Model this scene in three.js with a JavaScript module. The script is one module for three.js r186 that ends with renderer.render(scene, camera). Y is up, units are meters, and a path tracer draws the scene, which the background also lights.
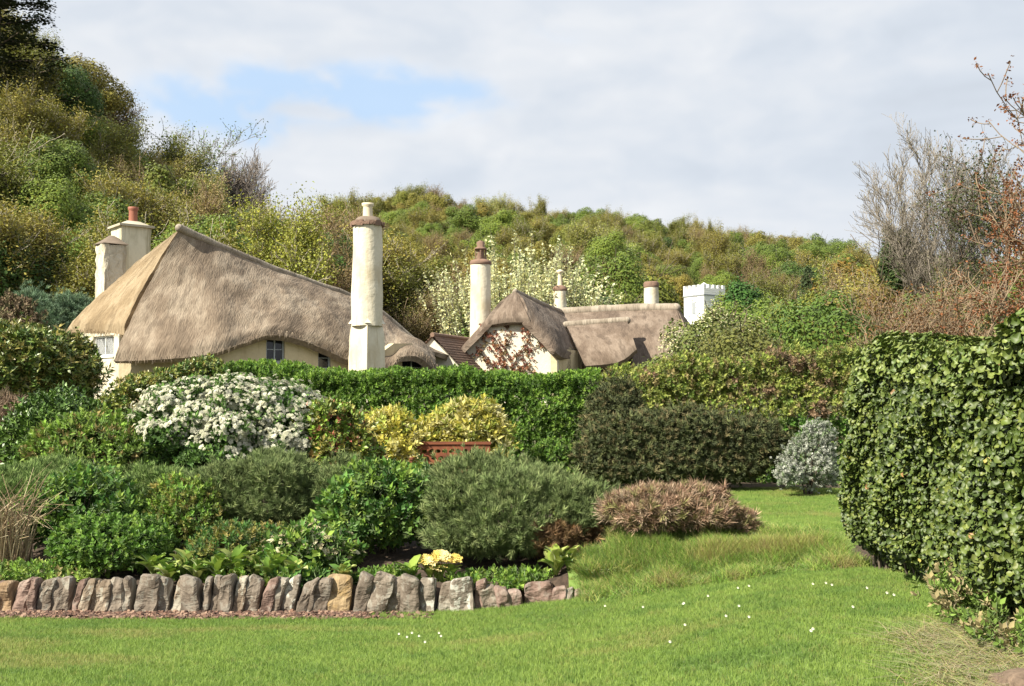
import * as THREE from 'three';
import { ImprovedNoise } from 'three/addons/math/ImprovedNoise.js';
import { mergeGeometries, mergeVertices, toCreasedNormals } from 'three/addons/utils/BufferGeometryUtils.js';

// ---------------------------------------------------------------- camera, sky, sun, exposure
const EYE = 1.72, FOCAL = 1098, PITCH = Math.atan(57 / FOCAL);
const scene = new THREE.Scene();
const camera = new THREE.PerspectiveCamera(2 * Math.atan(343 / FOCAL) * 180 / Math.PI, 1024 / 686, 0.1, 3000);
camera.position.set(0, EYE, 0);
camera.rotation.set(PITCH, 0, 0);

const SUN_DIR = new THREE.Vector3(-0.66, 0.74, 0.50).normalize();
const sun = new THREE.DirectionalLight(new THREE.Color().setRGB(1, 0.93, 0.78), 5.0);
sun.position.copy(SUN_DIR).multiplyScalar(200);
sun.target.position.set(0, 0, -60);
sun.position.add(sun.target.position);
sun.castShadow = true;
sun.shadow.mapSize.set(4096, 4096);
Object.assign(sun.shadow.camera, { left: -160, right: 160, top: 160, bottom: -160, near: 1, far: 700 });
scene.add(sun, sun.target);

const renderer = new THREE.WebGLRenderer({ antialias: true });
renderer.setSize(1024, 686);
renderer.toneMapping = THREE.LinearToneMapping;
renderer.toneMappingExposure = 2.0;
renderer.shadowMap.enabled = true;

const { clamp, lerp, smoothstep: sstep } = THREE.MathUtils;
const sm = (a, b, x) => a < b ? sstep(x, a, b) : 1 - sstep(x, b, a);
const V = (x, y, z) => new THREE.Vector3(x, y, z);
const NOISE = new ImprovedNoise();
const fbm = (x, y, z, oct = 4, gain = 0.5) => { let s = 0, a = 1, t = 0; for (let i = 0; i < oct; i++) { s += a * NOISE.noise(x, y, z); t += a; a *= gain; x = x * 2.03 + 7.1; y = y * 2.03 + 3.7; z = z * 2.03 + 11.3; } return s / t; };
function rng(seed) { let a = seed >>> 0; return () => { a = (a + 0x6D2B79F5) | 0; let t = Math.imul(a ^ (a >>> 15), 1 | a); t = (t + Math.imul(t ^ (t >>> 7), 61 | t)) ^ t; return ((t ^ (t >>> 14)) >>> 0) / 4294967296; }; }

{ // sky: thin broken cloud with pale blue openings, the same all the way round
  const W = 2048, H = 1024, data = new Float32Array(W * H * 4);
  const gap = (az, el, a0, e0, ra, re) => { const q = ((az - a0) / ra) ** 2 + ((el - e0) / re) ** 2; return Math.exp(-q); };
  for (let j = 0; j < H; j++) for (let i = 0; i < W; i++) {
    const el = ((j + 0.5) / H - 0.5) * Math.PI, th = ((i + 0.5) / W - 0.5) * 2 * Math.PI;
    const x = Math.cos(el) * Math.cos(th), y = Math.sin(el), z = Math.cos(el) * Math.sin(th);
    const az = Math.atan2(x, -z);
    const up = Math.max(0, y);
    const wx = x * 3 + 0.5 * fbm(x * 4, y * 9, z * 4 + 5, 3), wz = z * 3 + 0.5 * fbm(x * 4 + 9, y * 9, z * 4, 3);
    const n1 = fbm(wx, y * 9, wz + 2.2, 5), n2 = fbm(wx * 2.6 + 4, y * 19 + 3, wz * 2.6, 6, 0.6);
    const blue = [lerp(0.60, 0.24, up), lerp(0.79, 0.46, up), lerp(0.99, 0.88, up)];
    const tone = 0.785 + 0.16 * n2 - 0.07 * sm(-0.1, 0.5, n1) + 0.03 * (1 - up) - 0.05 * sm(0.1, 0.45, az) * sm(0.9, 0.45, az);
    const warm = sm(0.72, 0.86, tone);
    const cl = [tone * lerp(0.895, 0.965, warm), tone * lerp(0.975, 0.995, warm), tone * lerp(1.085, 1.04, warm)];
    // a long opening left of the middle of the view, another beyond it, and random ones elsewhere
    let open = 1.35 * gap(az, el, -0.15, 0.273, 0.13, 0.028) + 1.1 * gap(az, el, -0.265, 0.245, 0.07, 0.024) + 0.3 * gap(az, el, 0.06, 0.33, 0.10, 0.02) + sm(0.30, 0.62, n1 + 0.5 * n2) * 0.9 * sm(0.30, 0.5, Math.abs(az));
    const n3 = fbm(wx * 5 + 8, y * 34 + 3, wz * 5, 5, 0.6); open = 0.85 * sm(0.25, 1.25, open * (1 + 1.2 * n2 + 1.3 * n3) + 0.5 * n3 * sm(0.1, 0.5, open));
    const s = 1.0, k = (j * W + i) * 4;
    for (let c = 0; c < 3; c++) data[k + c] = s * (y < -0.02 ? [0.10, 0.12, 0.06][c] : lerp(cl[c], blue[c], open));
    data[k + 3] = 1;
  }
  const sky = new THREE.DataTexture(data, W, H, THREE.RGBAFormat, THREE.FloatType);
  sky.mapping = THREE.EquirectangularReflectionMapping; sky.magFilter = sky.minFilter = THREE.LinearFilter; sky.wrapS = THREE.RepeatWrapping; sky.needsUpdate = true;
  scene.background = sky; scene.environment = sky;
  scene.backgroundIntensity = scene.environmentIntensity = 0.525;
}

// ---------------------------------------------------------------- helpers
// a point of the place from its bearing in the view and its distance
const CP = Math.cos(PITCH), SP = Math.sin(PITCH);
function at(px, py, D) { const u = (px - 512) / FOCAL, v = (343 - py) / FOCAL, y = v * CP + SP, z = v * SP - CP, k = D / -z; return V(u * k, EYE + y * k, -D); }
function bearing(p) { const y = p.y - EYE, z = p.z, yc = y * CP + z * SP, zc = -y * SP + z * CP; return [512 + FOCAL * p.x / -zc, 343 - FOCAL * yc / -zc]; }
const xAt = (px, D) => (px - 512) / FOCAL * D / CP;

const taken = {};
function numbered(n) { const k = taken[n] = (taken[n] ?? -1) + 1; return k ? n + '_' + String(k).padStart(3, '0') : n; }
function tag(o, label, category, group, kind) { o.userData.label = label; if (category) o.userData.category = category; if (group) o.userData.group = group; if (kind) o.userData.kind = kind; return o; }
function thing(name, label, category, pos, group) { const g = new THREE.Group(); g.name = numbered(name); if (pos) g.position.copy(pos); tag(g, label, category, group); scene.add(g); return g; }
function part(name, geo, mat, parent, label) { const m = new THREE.Mesh(geo, mat); m.name = name; m.castShadow = m.receiveShadow = true; if (label) m.userData.label = label; parent.add(m); return m; }
function structure(name, geo, mat, label) { const m = new THREE.Mesh(geo, mat); m.name = name; m.castShadow = m.receiveShadow = true; m.userData = { kind: 'structure', label, category: name.split('_').pop() }; scene.add(m); return m; }
function group(name, parent) { const g = new THREE.Group(); g.name = name; parent.add(g); return g; }

class Build { // collects triangles into one geometry
  constructor() { this.p = []; this.i = []; this.c = []; this.u = []; }
  vert(x, y, z, c, u, v) { this.p.push(x, y, z); if (c) this.c.push(c[0], c[1], c[2]); if (u !== undefined) this.u.push(u, v); return this.p.length / 3 - 1; }
  tri(a, b, c) { this.i.push(a, b, c); }
  quad(a, b, c, d) { this.i.push(a, b, c, a, c, d); }
  geo(flat) {
    const g = new THREE.BufferGeometry();
    g.setAttribute('position', new THREE.Float32BufferAttribute(this.p, 3));
    if (this.c.length) g.setAttribute('color', new THREE.Float32BufferAttribute(this.c, 3));
    if (this.u.length) g.setAttribute('uv', new THREE.Float32BufferAttribute(this.u, 2));
    g.setIndex(this.i); g.computeVertexNormals();
    return g;
  }
}
const tv = V(), tv2 = V(), tq = new THREE.Quaternion(), tq2 = new THREE.Quaternion(), YUP = V(0, 1, 0);
function frustum(b, p, q, r0, r1, sides, c) { // a tapered limb
  const d = tv.subVectors(q, p), L = d.length() || 1e-6; d.divideScalar(L);
  const e = Math.abs(d.y) < 0.9 ? tv2.set(0, 1, 0).cross(d).normalize() : tv2.set(1, 0, 0).cross(d).normalize();
  const fx = d.y * e.z - d.z * e.y, fy = d.z * e.x - d.x * e.z, fz = d.x * e.y - d.y * e.x, s0 = b.p.length / 3;
  for (let k = 0; k < sides; k++) { const a = k / sides * 6.2832, ca = Math.cos(a), sa = Math.sin(a), nx = e.x * ca + fx * sa, ny = e.y * ca + fy * sa, nz = e.z * ca + fz * sa; b.vert(p.x + nx * r0, p.y + ny * r0, p.z + nz * r0, c, k / sides, 0); b.vert(q.x + nx * r1, q.y + ny * r1, q.z + nz * r1, c, k / sides, L); }
  for (let k = 0; k < sides; k++) { const m = (k + 1) % sides; b.quad(s0 + 2 * k, s0 + 2 * m, s0 + 2 * m + 1, s0 + 2 * k + 1); }
}
// tileable value noise for textures
const HASH = (() => { const r = rng(77), a = new Float32Array(65536); for (let i = 0; i < 65536; i++) a[i] = r(); return a; })();
const vh = (x, y) => HASH[((x * 73 + y * 179 + ((x * y) & 255) * 31) & 65535)];
function pn(x, y, px, py) { let xi = Math.floor(x), yi = Math.floor(y), fx = x - xi, fy = y - yi; fx = fx * fx * (3 - 2 * fx); fy = fy * fy * (3 - 2 * fy); const x0 = ((xi % px) + px) % px, x1 = (x0 + 1) % px, y0 = ((yi % py) + py) % py, y1 = (y0 + 1) % py; return lerp(lerp(vh(x0, y0), vh(x1, y0), fx), lerp(vh(x0, y1), vh(x1, y1), fx), fy); }
const pfb = (u, v, fx, fy, oct = 4) => { let s = 0, a = 1, t = 0; for (let i = 0; i < oct; i++) { s += a * pn(u * fx, v * fy, fx, fy); t += a; a *= 0.55; fx *= 2; fy *= 2; } return s / t; };
const toS = (c) => c <= 0.0031308 ? c * 12.92 : 1.055 * Math.pow(c, 1 / 2.4) - 0.055;
function tex(w, h, rx, ry, fn, color = true) { // fn(u, v) -> linear rgb, or a grey value
  const d = new Uint8Array(w * h * 4);
  for (let j = 0; j < h; j++) for (let i = 0; i < w; i++) { const q = fn(i / w, j / h), k = (j * w + i) * 4; for (let c = 0; c < 3; c++) { const val = Array.isArray(q) ? q[c] : q; d[k + c] = clamp(Math.round(255 * (color ? toS(clamp(val, 0, 1)) : val)), 0, 255); } d[k + 3] = 255; }
  const t = new THREE.DataTexture(d, w, h); t.wrapS = t.wrapT = THREE.RepeatWrapping; t.magFilter = THREE.LinearFilter; t.minFilter = THREE.LinearMipmapLinearFilter; t.generateMipmaps = true;
  if (color) t.colorSpace = THREE.SRGBColorSpace; t.repeat.set(1 / rx, 1 / ry); t.needsUpdate = true; return t;
}
const mix3 = (a, b, t) => [lerp(a[0], b[0], t), lerp(a[1], b[1], t), lerp(a[2], b[2], t)];
const lin = (r, g, b) => new THREE.Color().setRGB(r, g, b);
const std = (o) => new THREE.MeshStandardMaterial({ side: THREE.DoubleSide, roughness: 0.9, ...o });
// thin leaves let some light through
const leafMat = (through = 0.35, o = {}) => new THREE.MeshPhysicalMaterial({ side: THREE.DoubleSide, roughness: 0.9, transmission: through, thickness: 0, ior: 1.35, ...o });
const glossLeaf = (rough, o = {}) => new THREE.MeshStandardMaterial({ side: THREE.DoubleSide, roughness: rough, ...o });

// ---------------------------------------------------------------- the lie of the land (heights relative to the eye)
function table(t, x) { if (x <= t[0][0]) return t[0][1]; for (let i = 1; i < t.length; i++) if (x <= t[i][0]) { const k = (x - t[i - 1][0]) / (t[i][0] - t[i - 1][0]); return lerp(t[i - 1][1], t[i][1], k * k * (3 - 2 * k)); } return t[t.length - 1][1]; }
const SPUR = [[-900, 14], [-300, 33], [0, 34.5], [55, 31.6], [100, 23.6], [140, 19.6], [170, 17.5], [215, 14], [300, 11.5], [360, 9.5], [400, 6], [440, 2], [500, 0]];
const RIDGE = [[-900, 30], [200, 46.5], [350, 46.5], [430, 45.5], [520, 44], [600, 42.5], [700, 39], [800, 34.5], [900, 30.5], [1000, 29], [1500, 30], [2200, 16]];
function wallStep(x, D) { const k = sm(0.45, 1.3, x); return sm(lerp(10.99, 10.15, k), lerp(11.08, 11.7, k), D); }
function rel(x, D) {
  const low = -1.70 - 0.40 * clamp((D - 6.5) / 4.5, 0, 1) + 0.50 * sm(-0.9, 3.4, x) * lerp(0.72, 1, sm(5.8, 9, D)) + 0.014 * NOISE.noise(x * 0.9, D * 0.9, 1);
  const upL = lerp(-1.86, -1.58, sm(11, 14, D)), upR = lerp(-1.38, -1.58, sm(11.4, 15, D));
  const up = lerp(upL, upR, sm(0.2, 1.4, x)) + 0.015 * NOISE.noise(x * 0.7, D * 0.7, 4);
  let h = lerp(low, up, wallStep(x, D));
  if (D > 21) {
    const px = 512 + FOCAL * x / Math.max(D, 30);
    h += 1.35 * sm(21, 46, D);
    const n = table(SPUR, px) * Math.pow(clamp((D - 56) / 66, 0, 1), 1.05), f = table(RIDGE, px) * Math.pow(clamp((D - 125) / 165, 0, 1), 0.92);
    h += Math.max(n, f) + sm(60, 110, D) * 1.2 * fbm(x * 0.03, D * 0.03, 3, 3);
  }
  return h;
}
const gy = (x, z) => EYE + rel(x, -z);
// ---------------------------------------------------------------- ground, lawn, beds
const inSheets = (x, D) => D > 2.2 && D < 21.8 && x > -8.8 && x < 7.3;
{
  const b = new Build(), N = 170, M = 230, ax = (t) => Math.sign(t) * (Math.abs(t) * 30 + Math.pow(Math.abs(t), 4) * 670), az = (t) => t < 0.08 ? lerp(-160, 0, t / 0.08) : (() => { const q = (t - 0.08) / 0.92; return q * 60 + Math.pow(q, 3) * 640; })();
  for (let j = 0; j <= M; j++) for (let i = -N; i <= N; i++) { const x = ax(i / N), D = az(j / M); b.vert(x, EYE + rel(x, D) - (inSheets(x, D) ? 0.30 : 0.02), -D, null, x, D); }
  for (let j = 0; j < M; j++) for (let i = 0; i < 2 * N; i++) { const a = j * (2 * N + 1) + i; b.quad(a, a + 1, a + 2 * N + 2, a + 2 * N + 1); }
  const t = tex(512, 512, 24, 24, (u, v) => { const n = pfb(u, v, 8, 8, 5), m = pfb(u + 0.3, v, 40, 40, 3); return mix3(mix3([0.035, 0.045, 0.014], [0.085, 0.085, 0.03], n * 1.3 - 0.15), [0.10, 0.075, 0.04], sm(0.5, 0.8, m) * 0.7); });
  structure('ground', b.geo(), std({ map: t }), 'rough dark woodland floor and fields under the trees and hills');
}
// which kind of surface lies at a spot of the garden
function surface(x, D) {
  if (D > 10.93 && x < 0.62 - 0.04 * Math.sin(D * 3)) { if (D < 15.4 || x < -3.6) return 'bed'; }
  if (D > 11.3 && D < 12.6 && x < 1.05 - (D - 11.3) * 0.1) return 'bed';
  if (D > 10.33 + 0.05 * Math.sin(x * 2.1) + 0.03 * Math.sin(x * 7) && D <= 10.93 && x < -1.05 + 0.35 * Math.sin(D * 4)) return 'mulch';
  if (D > 19.7) return 'bed';
  if (x > 3.2 + 0.1 * Math.sin(D * 2.2) + (D > 10.5 ? (D - 10.5) * 0.5 : 0)) return 'bed';
  return 'lawn';
}
const lawnTex = tex(1024, 1024, 5, 5, (u, v) => { const n = pfb(u, v, 6, 6, 5), f = pfb(u, v, 128, 128, 3), y = pfb(u + 0.37, v + 0.11, 9, 5, 4); let c = mix3([0.10, 0.17, 0.03], [0.18, 0.265, 0.065], clamp(n * 0.9 + f * 0.7 - 0.35, 0, 1)); return mix3(c, [0.24, 0.24, 0.075], sm(0.52, 0.78, y) * 0.55 * (0.5 + f)); });
const soilTex = tex(512, 512, 2, 2, (u, v) => { const n = pfb(u, v, 10, 10, 5), f = pfb(u, v, 64, 64, 3); return mix3([0.028, 0.018, 0.012], [0.11, 0.075, 0.052], clamp(n * 0.8 + f - 0.5, 0, 1)); });
const soilBump = tex(512, 512, 2, 2, (u, v) => pfb(u, v, 24, 24, 5), false);
const barkTex = tex(512, 512, 1.2, 1.2, (u, v) => { const n = pfb(u, v, 30, 12, 4); return mix3([0.035, 0.02, 0.014], [0.17, 0.10, 0.07], clamp(n * 1.5 - 0.3, 0, 1)); });
{
  const st = 0.0893, nx = 182, nz = 222, x0 = -8.9, d0 = 2.1, parts = { lawn: new Build(), bed: new Build(), mulch: new Build() };
  const key = {}; 
  for (let j = 0; j < nz; j++) for (let i = 0; i < nx; i++) {
    const kind = surface(x0 + (i + 0.5) * st, d0 + (j + 0.5) * st), b = parts[kind], id = [];
    for (const [di, dj] of [[0, 0], [1, 0], [1, 1], [0, 1]]) { const k = kind + (i + di) + ',' + (j + dj), x = x0 + (i + di) * st, D = d0 + (j + dj) * st; id.push(key[k] ??= b.vert(x, EYE + rel(x, D), -D, null, x, D)); }
    b.quad(...id);
  }
  structure('lawn', parts.lawn.geo(), std({ map: lawnTex, roughness: 1 }), 'mown grass lawn rising to a mound at the right');
  structure('flower_bed_soil', parts.bed.geo(), std({ map: soilTex, bumpMap: soilBump, bumpScale: 0.02, roughness: 1 }), 'dark earth of the planting beds behind the stone edging');
  structure('mulch_path', parts.mulch.geo(), std({ map: barkTex, bumpMap: soilBump, bumpScale: 0.015, roughness: 1 }), 'strip of brown bark mulch along the foot of the stones');
}
// grass: nobody could count the blades
function blades(seed, n, h0, h1, w, spread, lean, segs = 1) {
  const r = rng(seed), b = new Build();
  for (let k = 0; k < n; k++) {
    const a = r() * 6.283, d = spread * Math.sqrt(r()), h = lerp(h0, h1, r()), s = r() * 6.283, l = lean * (0.2 + r()), ox = d * Math.cos(a), oz = d * Math.sin(a), cx = Math.cos(s) * w / 2, cz = Math.sin(s) * w / 2, la = r() * 6.283, lx = Math.cos(la) * l, lz = Math.sin(la) * l;
    let A = b.vert(ox - cx, -0.006, oz - cz), B = b.vert(ox + cx, -0.006, oz + cz);
    for (let q = 1; q <= segs; q++) { const t = q / (segs + 1), wt = 1 - t * 0.55, C = b.vert(ox - cx * wt + lx * h * t * t, h * t * (1 - 0.25 * t * l), oz - cz * wt + lz * h * t * t), E = b.vert(ox + cx * wt + lx * h * t * t, h * t * (1 - 0.25 * t * l), oz + cz * wt + lz * h * t * t); b.quad(A, B, E, C); A = C; B = E; }
    b.tri(A, B, b.vert(ox + lx * h, h * (1 - 0.25 * l), oz + lz * h));
  }
  return b.geo();
}
function scatter(name, geo, mat, list, parent, label, category) { // list of {p, q, s, c}
  const m = new THREE.InstancedMesh(geo, mat, list.length), M = new THREE.Matrix4(), S = V();
  list.forEach((o, k) => { m.setMatrixAt(k, M.compose(o.p, o.q, typeof o.s === 'number' ? S.set(o.s, o.s, o.s) : o.s)); if (o.c) m.setColorAt(k, o.c); });
  m.name = name; m.castShadow = m.receiveShadow = true; m.userData.kind = 'stuff'; if (label) m.userData.label = label; if (category) m.userData.category = category;
  (parent ?? scene).add(m); return m;
}
const spin = (r) => new THREE.Quaternion().setFromAxisAngle(YUP, r() * 6.283);
{
  const r = rng(5), list = [], g1 = lin(0.18, 0.28, 0.045), g2 = lin(0.265, 0.37, 0.075), st = lin(0.32, 0.32, 0.10), dk = lin(0.13, 0.23, 0.04);
  const place = (xa, xb, Da, Db, step, sc) => {
    for (let D = Da; D < Db; D += step) for (let x = xa; x < xb; x += step) {
      const X = x + (r() - 0.5) * step * 1.3, DD = D + (r() - 0.5) * step * 1.3;
      if (Math.abs(X) > 0.47 * DD + 1.6 || surface(X, DD) !== 'lawn') continue;
      const n = fbm(X * 0.8, DD * 0.8, 2.5, 3), p = fbm(X * 0.55 + 9, DD * 1.3, 7.5, 4), c = g1.clone().lerp(g2, clamp(0.5 + n * 1.3 + (r() - 0.5) * 0.7, 0, 1));
      if (r() < 0.2 + 0.8 * sm(0.12, 0.35, fbm(X * 1.6 + 3, DD * 2.2, 1.5, 3))) c.lerp(dk, 0.75);
      c.lerp(st, clamp(sm(0.02, 0.36, p) * 0.9 * r() * 1.6 + (r() < 0.06 ? 0.6 : 0), 0, 0.9));
      list.push({ p: V(X, EYE + rel(X, DD), -DD), q: spin(r), s: V(1, sc * (0.7 + 0.7 * r() + 0.5 * n), 1), c });
    }
  };
  place(-7, 3.2, 4.6, 11.0, 0.042, 0.95); place(-2.5, 6, 11.0, 19.8, 0.058, 1.1);
  scatter('lawn_grass', blades(11, 28, 0.018, 0.042, 0.0042, 0.05, 0.8), leafMat(0.35), list, null, 'short mown grass blades covering the lawn', 'grass');
}
{ // bark chips
  const r = rng(8), list = [], b = new THREE.BoxGeometry(0.05, 0.008, 0.02), cs = [lin(0.17, 0.095, 0.065), lin(0.10, 0.055, 0.04), lin(0.26, 0.17, 0.12), lin(0.06, 0.035, 0.025)];
  for (let k = 0; k < 9000; k++) { const x = lerp(-6.6, -0.6, r()), D = lerp(10.25, 10.98, r()); if (surface(x, D) !== 'mulch' && r() > 0.12) continue; if (x > -0.75) continue; const q = new THREE.Quaternion().setFromEuler(new THREE.Euler((r() - 0.5) * 1.2, r() * 6.28, (r() - 0.5) * 1.2)); list.push({ p: V(x, EYE + rel(x, D) + 0.008 + 0.012 * r(), -D), q, s: 0.6 + r(), c: cs[Math.floor(r() * 4)] }); }
  scatter('bark_mulch', b, std({ roughness: 0.95 }), list, null, 'loose brown bark chips at the foot of the stone edging', 'mulch');
}

// ---------------------------------------------------------------- cottages
const thatchFn = (dark, mid, pale) => (u, v) => { const s = pfb(u, v, 150, 36, 3), w = pfb(u + 0.2 * pfb(u, v, 3, 3, 2), v, 7, 5, 5), f = pfb(u + 0.41, v + 0.13, 300, 28, 2), d = pfb(u + 0.7, v + 0.3, 16, 9, 4); let c = mix3(dark, mid, clamp(s * 1.1 + w * 0.7 - 0.45, 0, 1)); c = mix3(c, pale, sm(0.45, 0.75, w) * 0.6 * (0.6 + 0.5 * s)); c = mix3(c, dark.map((q) => q * 0.7), sm(0.55, 0.75, d) * 0.5 + sm(0.62, 0.85, f) * 0.35); return c; };
const thatchBump = tex(1024, 1024, 5, 5, (u, v) => 0.45 * pfb(u, v, 150, 30, 3) + 0.55 * pfb(u + 0.7, v + 0.3, 20, 12, 4), false);
const thatchMat = (a, b, c) => std({ map: tex(1024, 1024, 5, 5, thatchFn(a, b, c)), bumpMap: thatchBump, bumpScale: 0.06, roughness: 1 });
const thatchGrey = thatchMat([0.14, 0.104, 0.074], [0.255, 0.198, 0.143], [0.36, 0.30, 0.23]);
const thatchGold = thatchMat([0.19, 0.135, 0.075], [0.31, 0.232, 0.14], [0.39, 0.31, 0.205]);
const thatchPale = thatchMat([0.20, 0.165, 0.125], [0.34, 0.285, 0.225], [0.42, 0.37, 0.30]);
const thatchBrown = thatchMat([0.095, 0.068, 0.05], [0.19, 0.142, 0.106], [0.27, 0.215, 0.17]);
const renderTex = (base, stain, amt) => tex(512, 512, 4, 4, (u, v) => { const n = pfb(u, v, 5, 4, 5), s = pfb(u, v, 40, 3, 4), f = pfb(u, v, 60, 60, 2); return mix3(base.map((q) => q * (0.93 + 0.1 * f)), stain, clamp(sm(0.5, 0.8, n) * amt + sm(0.58, 0.8, s) * amt * 0.9, 0, 0.8)); });
const plasterBump = tex(256, 256, 2, 2, (u, v) => pfb(u, v, 12, 12, 5), false);
const creamWall = std({ map: renderTex([0.56, 0.475, 0.31], [0.38, 0.30, 0.18], 0.4), bumpMap: plasterBump, bumpScale: 0.015 });
const creamPale = std({ map: renderTex([0.67, 0.62, 0.49], [0.46, 0.38, 0.24], 0.55), bumpMap: plasterBump, bumpScale: 0.02 });
const whiteWall = std({ map: renderTex([0.63, 0.59, 0.49], [0.6, 0.52, 0.36], 0.3), bumpMap: plasterBump, bumpScale: 0.015 });
const stainWall = std({ map: renderTex([0.66, 0.62, 0.47], [0.30, 0.27, 0.16], 0.75), bumpMap: plasterBump, bumpScale: 0.02 });
const roughWhite = std({ map: renderTex([0.58, 0.53, 0.42], [0.30, 0.25, 0.17], 0.8), bumpMap: plasterBump, bumpScale: 0.09 });
const greyRender = std({ map: renderTex([0.50, 0.45, 0.34], [0.36, 0.31, 0.22], 0.4), bumpMap: plasterBump, bumpScale: 0.03 });
const slateMat = std({ map: renderTex([0.19, 0.145, 0.11], [0.09, 0.075, 0.05], 0.6), bumpMap: plasterBump, bumpScale: 0.03 });
const tileRed = std({ map: renderTex([0.225, 0.14, 0.10], [0.11, 0.075, 0.055], 0.8), bumpMap: plasterBump, bumpScale: 0.03 });
const potRed = std({ color: lin(0.28, 0.10, 0.06), roughness: 0.7 });
const potCream = std({ color: lin(0.66, 0.58, 0.42), roughness: 0.8 });
const frameWhite = std({ color: lin(0.74, 0.74, 0.70), roughness: 0.5 }), frameGrey = std({ color: lin(0.34, 0.37, 0.40), roughness: 0.5 });
const glassDark = new THREE.MeshStandardMaterial({ color: lin(0.012, 0.014, 0.018), roughness: 0.12, side: THREE.DoubleSide });
const leadMat = std({ color: lin(0.45, 0.46, 0.46), roughness: 0.6 }), timberDark = std({ color: lin(0.05, 0.035, 0.025), roughness: 0.8 });

// a thick, uneven slope of thatch between a ridge line and an eaves line
function thatchSlope(top, bot, { nu = 60, nv = 30, bulge = 0.3, thick = 0.36, seed = 1, lump = 0.05, shift } = {}) {
  const ct = new THREE.CatmullRomCurve3(top, false, 'centripetal'), cb = new THREE.CatmullRomCurve3(bot, false, 'centripetal'), P = [], n = V(), du = V(), dv = V();
  const raw = (u, v) => ct.getPoint(u).lerp(cb.getPoint(u), v);
  const grid = [], nor = []; let across = 0, prev = null;
  for (let i = 0; i <= nu; i++) {
    const u = i / nu, t = ct.getPoint(u), b = cb.getPoint(u), u2 = Math.min(1, u + 0.08), u1 = Math.max(0, u - 0.08);
    du.copy(cb.getPoint(u2)).sub(cb.getPoint(u1)).add(ct.getPoint(u2).sub(ct.getPoint(u1)));
    dv.copy(b).sub(t); n.crossVectors(dv, du).normalize(); if (n.y < 0) n.negate();
    const L = dv.length(); if (prev) across += prev.distanceTo(b); prev = b;
    const ex = shift ? shift(u) : null;
    for (let j = 0; j <= nv; j++) {
      const v = j / nv, p = t.clone().lerp(b, v), w = 4 * v * (1 - v);
      p.addScaledVector(n, bulge * w + lump * fbm(p.x * 0.9 + seed, p.y * 0.9, p.z * 0.9, 4) * (0.4 + w) + 0.03 * NOISE.noise(p.x * 5 + seed, p.y * 1.5, p.z * 5));
      if (ex) p.addScaledVector(ex, w);
      const e = sm(0.9, 1, v); p.addScaledVector(n, -thick * 0.45 * e * e);
      grid.push({ p, n: n.clone(), uv: [across, v * L], v });
    }
  }
  const b = new Build(), R = nv + 1, up = grid.map((g) => b.vert(g.p.x, g.p.y, g.p.z, null, ...g.uv));
  const under = grid.map((g) => { const th = thick * lerp(0.35, 1, sm(0, 0.6, g.v)) * (g.v > 0.9 ? lerp(1, 0.62, sm(0.9, 1, g.v)) : 1); return b.vert(g.p.x - g.n.x * th, g.p.y - g.n.y * th, g.p.z - g.n.z * th, null, ...g.uv); });
  for (let i = 0; i < nu; i++) for (let j = 0; j < nv; j++) { const a = i * R + j; b.quad(up[a], up[a + 1], up[a + R + 1], up[a + R]); b.quad(under[a], under[a + R], under[a + R + 1], under[a + 1]); }
  const rim = []; for (let j = 0; j < nv; j++) rim.push(j); for (let i = 0; i < nu; i++) rim.push(i * R + nv); for (let j = nv; j > 0; j--) rim.push(nu * R + j); for (let i = nu; i > 0; i--) rim.push(i * R);
  for (let k = 0; k < rim.length; k++) { const a = grid[rim[k]], c = grid[rim[(k + 1) % rim.length]], ua = under[rim[k]], uc = under[rim[(k + 1) % rim.length]], f = (q, id, o) => b.vert(b.p[id * 3], b.p[id * 3 + 1], b.p[id * 3 + 2], null, q.uv[0] * 0.3, q.uv[1] + o); const A = f(a, up[rim[k]], 0), C = f(c, up[rim[(k + 1) % rim.length]], 0), E = f(c, uc, 0.3), G = f(a, ua, 0.3); b.quad(A, C, E, G); }
  return b.geo();
}
// ragged straw ends along an eaves line
function strawFringe(bot, n, seed, parent, mat, drop = 0.16) {
  const c = new THREE.CatmullRomCurve3(bot, false, 'centripetal'), r = rng(seed), b = new Build();
  for (let k = 0; k < n; k++) { const p = c.getPoint(r()), x = p.x + (r() - 0.5) * 0.15, y = p.y - 0.02 - r() * 0.2, z = p.z - r() * 0.25, l = drop * (0.3 + r()), w = 0.012, a = (r() - 0.5) * 0.14, ph = r() * 3; const A = b.vert(x - w * Math.cos(ph), y + 0.12, z - w * Math.sin(ph), null, x, 0), B = b.vert(x + w * Math.cos(ph), y + 0.12, z + w * Math.sin(ph), null, x, 0); b.tri(A, B, b.vert(x + a, y - l * 0.6, z + 0.12 * r(), null, x, l)); }
  const f = part('straw_fringe', b.geo(), mat, parent); f.userData.kind = 'stuff'; return f;
}
const ridgeRoll = (pts, r, parent, mat, seg = 40) => { const g = new THREE.TubeGeometry(new THREE.CatmullRomCurve3(pts, false, 'centripetal'), seg, r, 10), p = g.attributes.position, uv = g.attributes.uv; for (let i = 0; i < p.count; i++) { p.setY(i, p.getY(i) + 0.035 * NOISE.noise(p.getX(i) * 2, p.getY(i) * 2, p.getZ(i) * 2)); uv.setXY(i, uv.getX(i) * 12, uv.getY(i) * 1.6); } g.computeVertexNormals(); const ends = [pts[0], pts[pts.length - 1]].map((e) => new THREE.SphereGeometry(r, 10, 8).translate(e.x, e.y, e.z)); return part('ridge_roll', mergeGeometries([g, ...ends]), mat, parent); };

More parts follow.
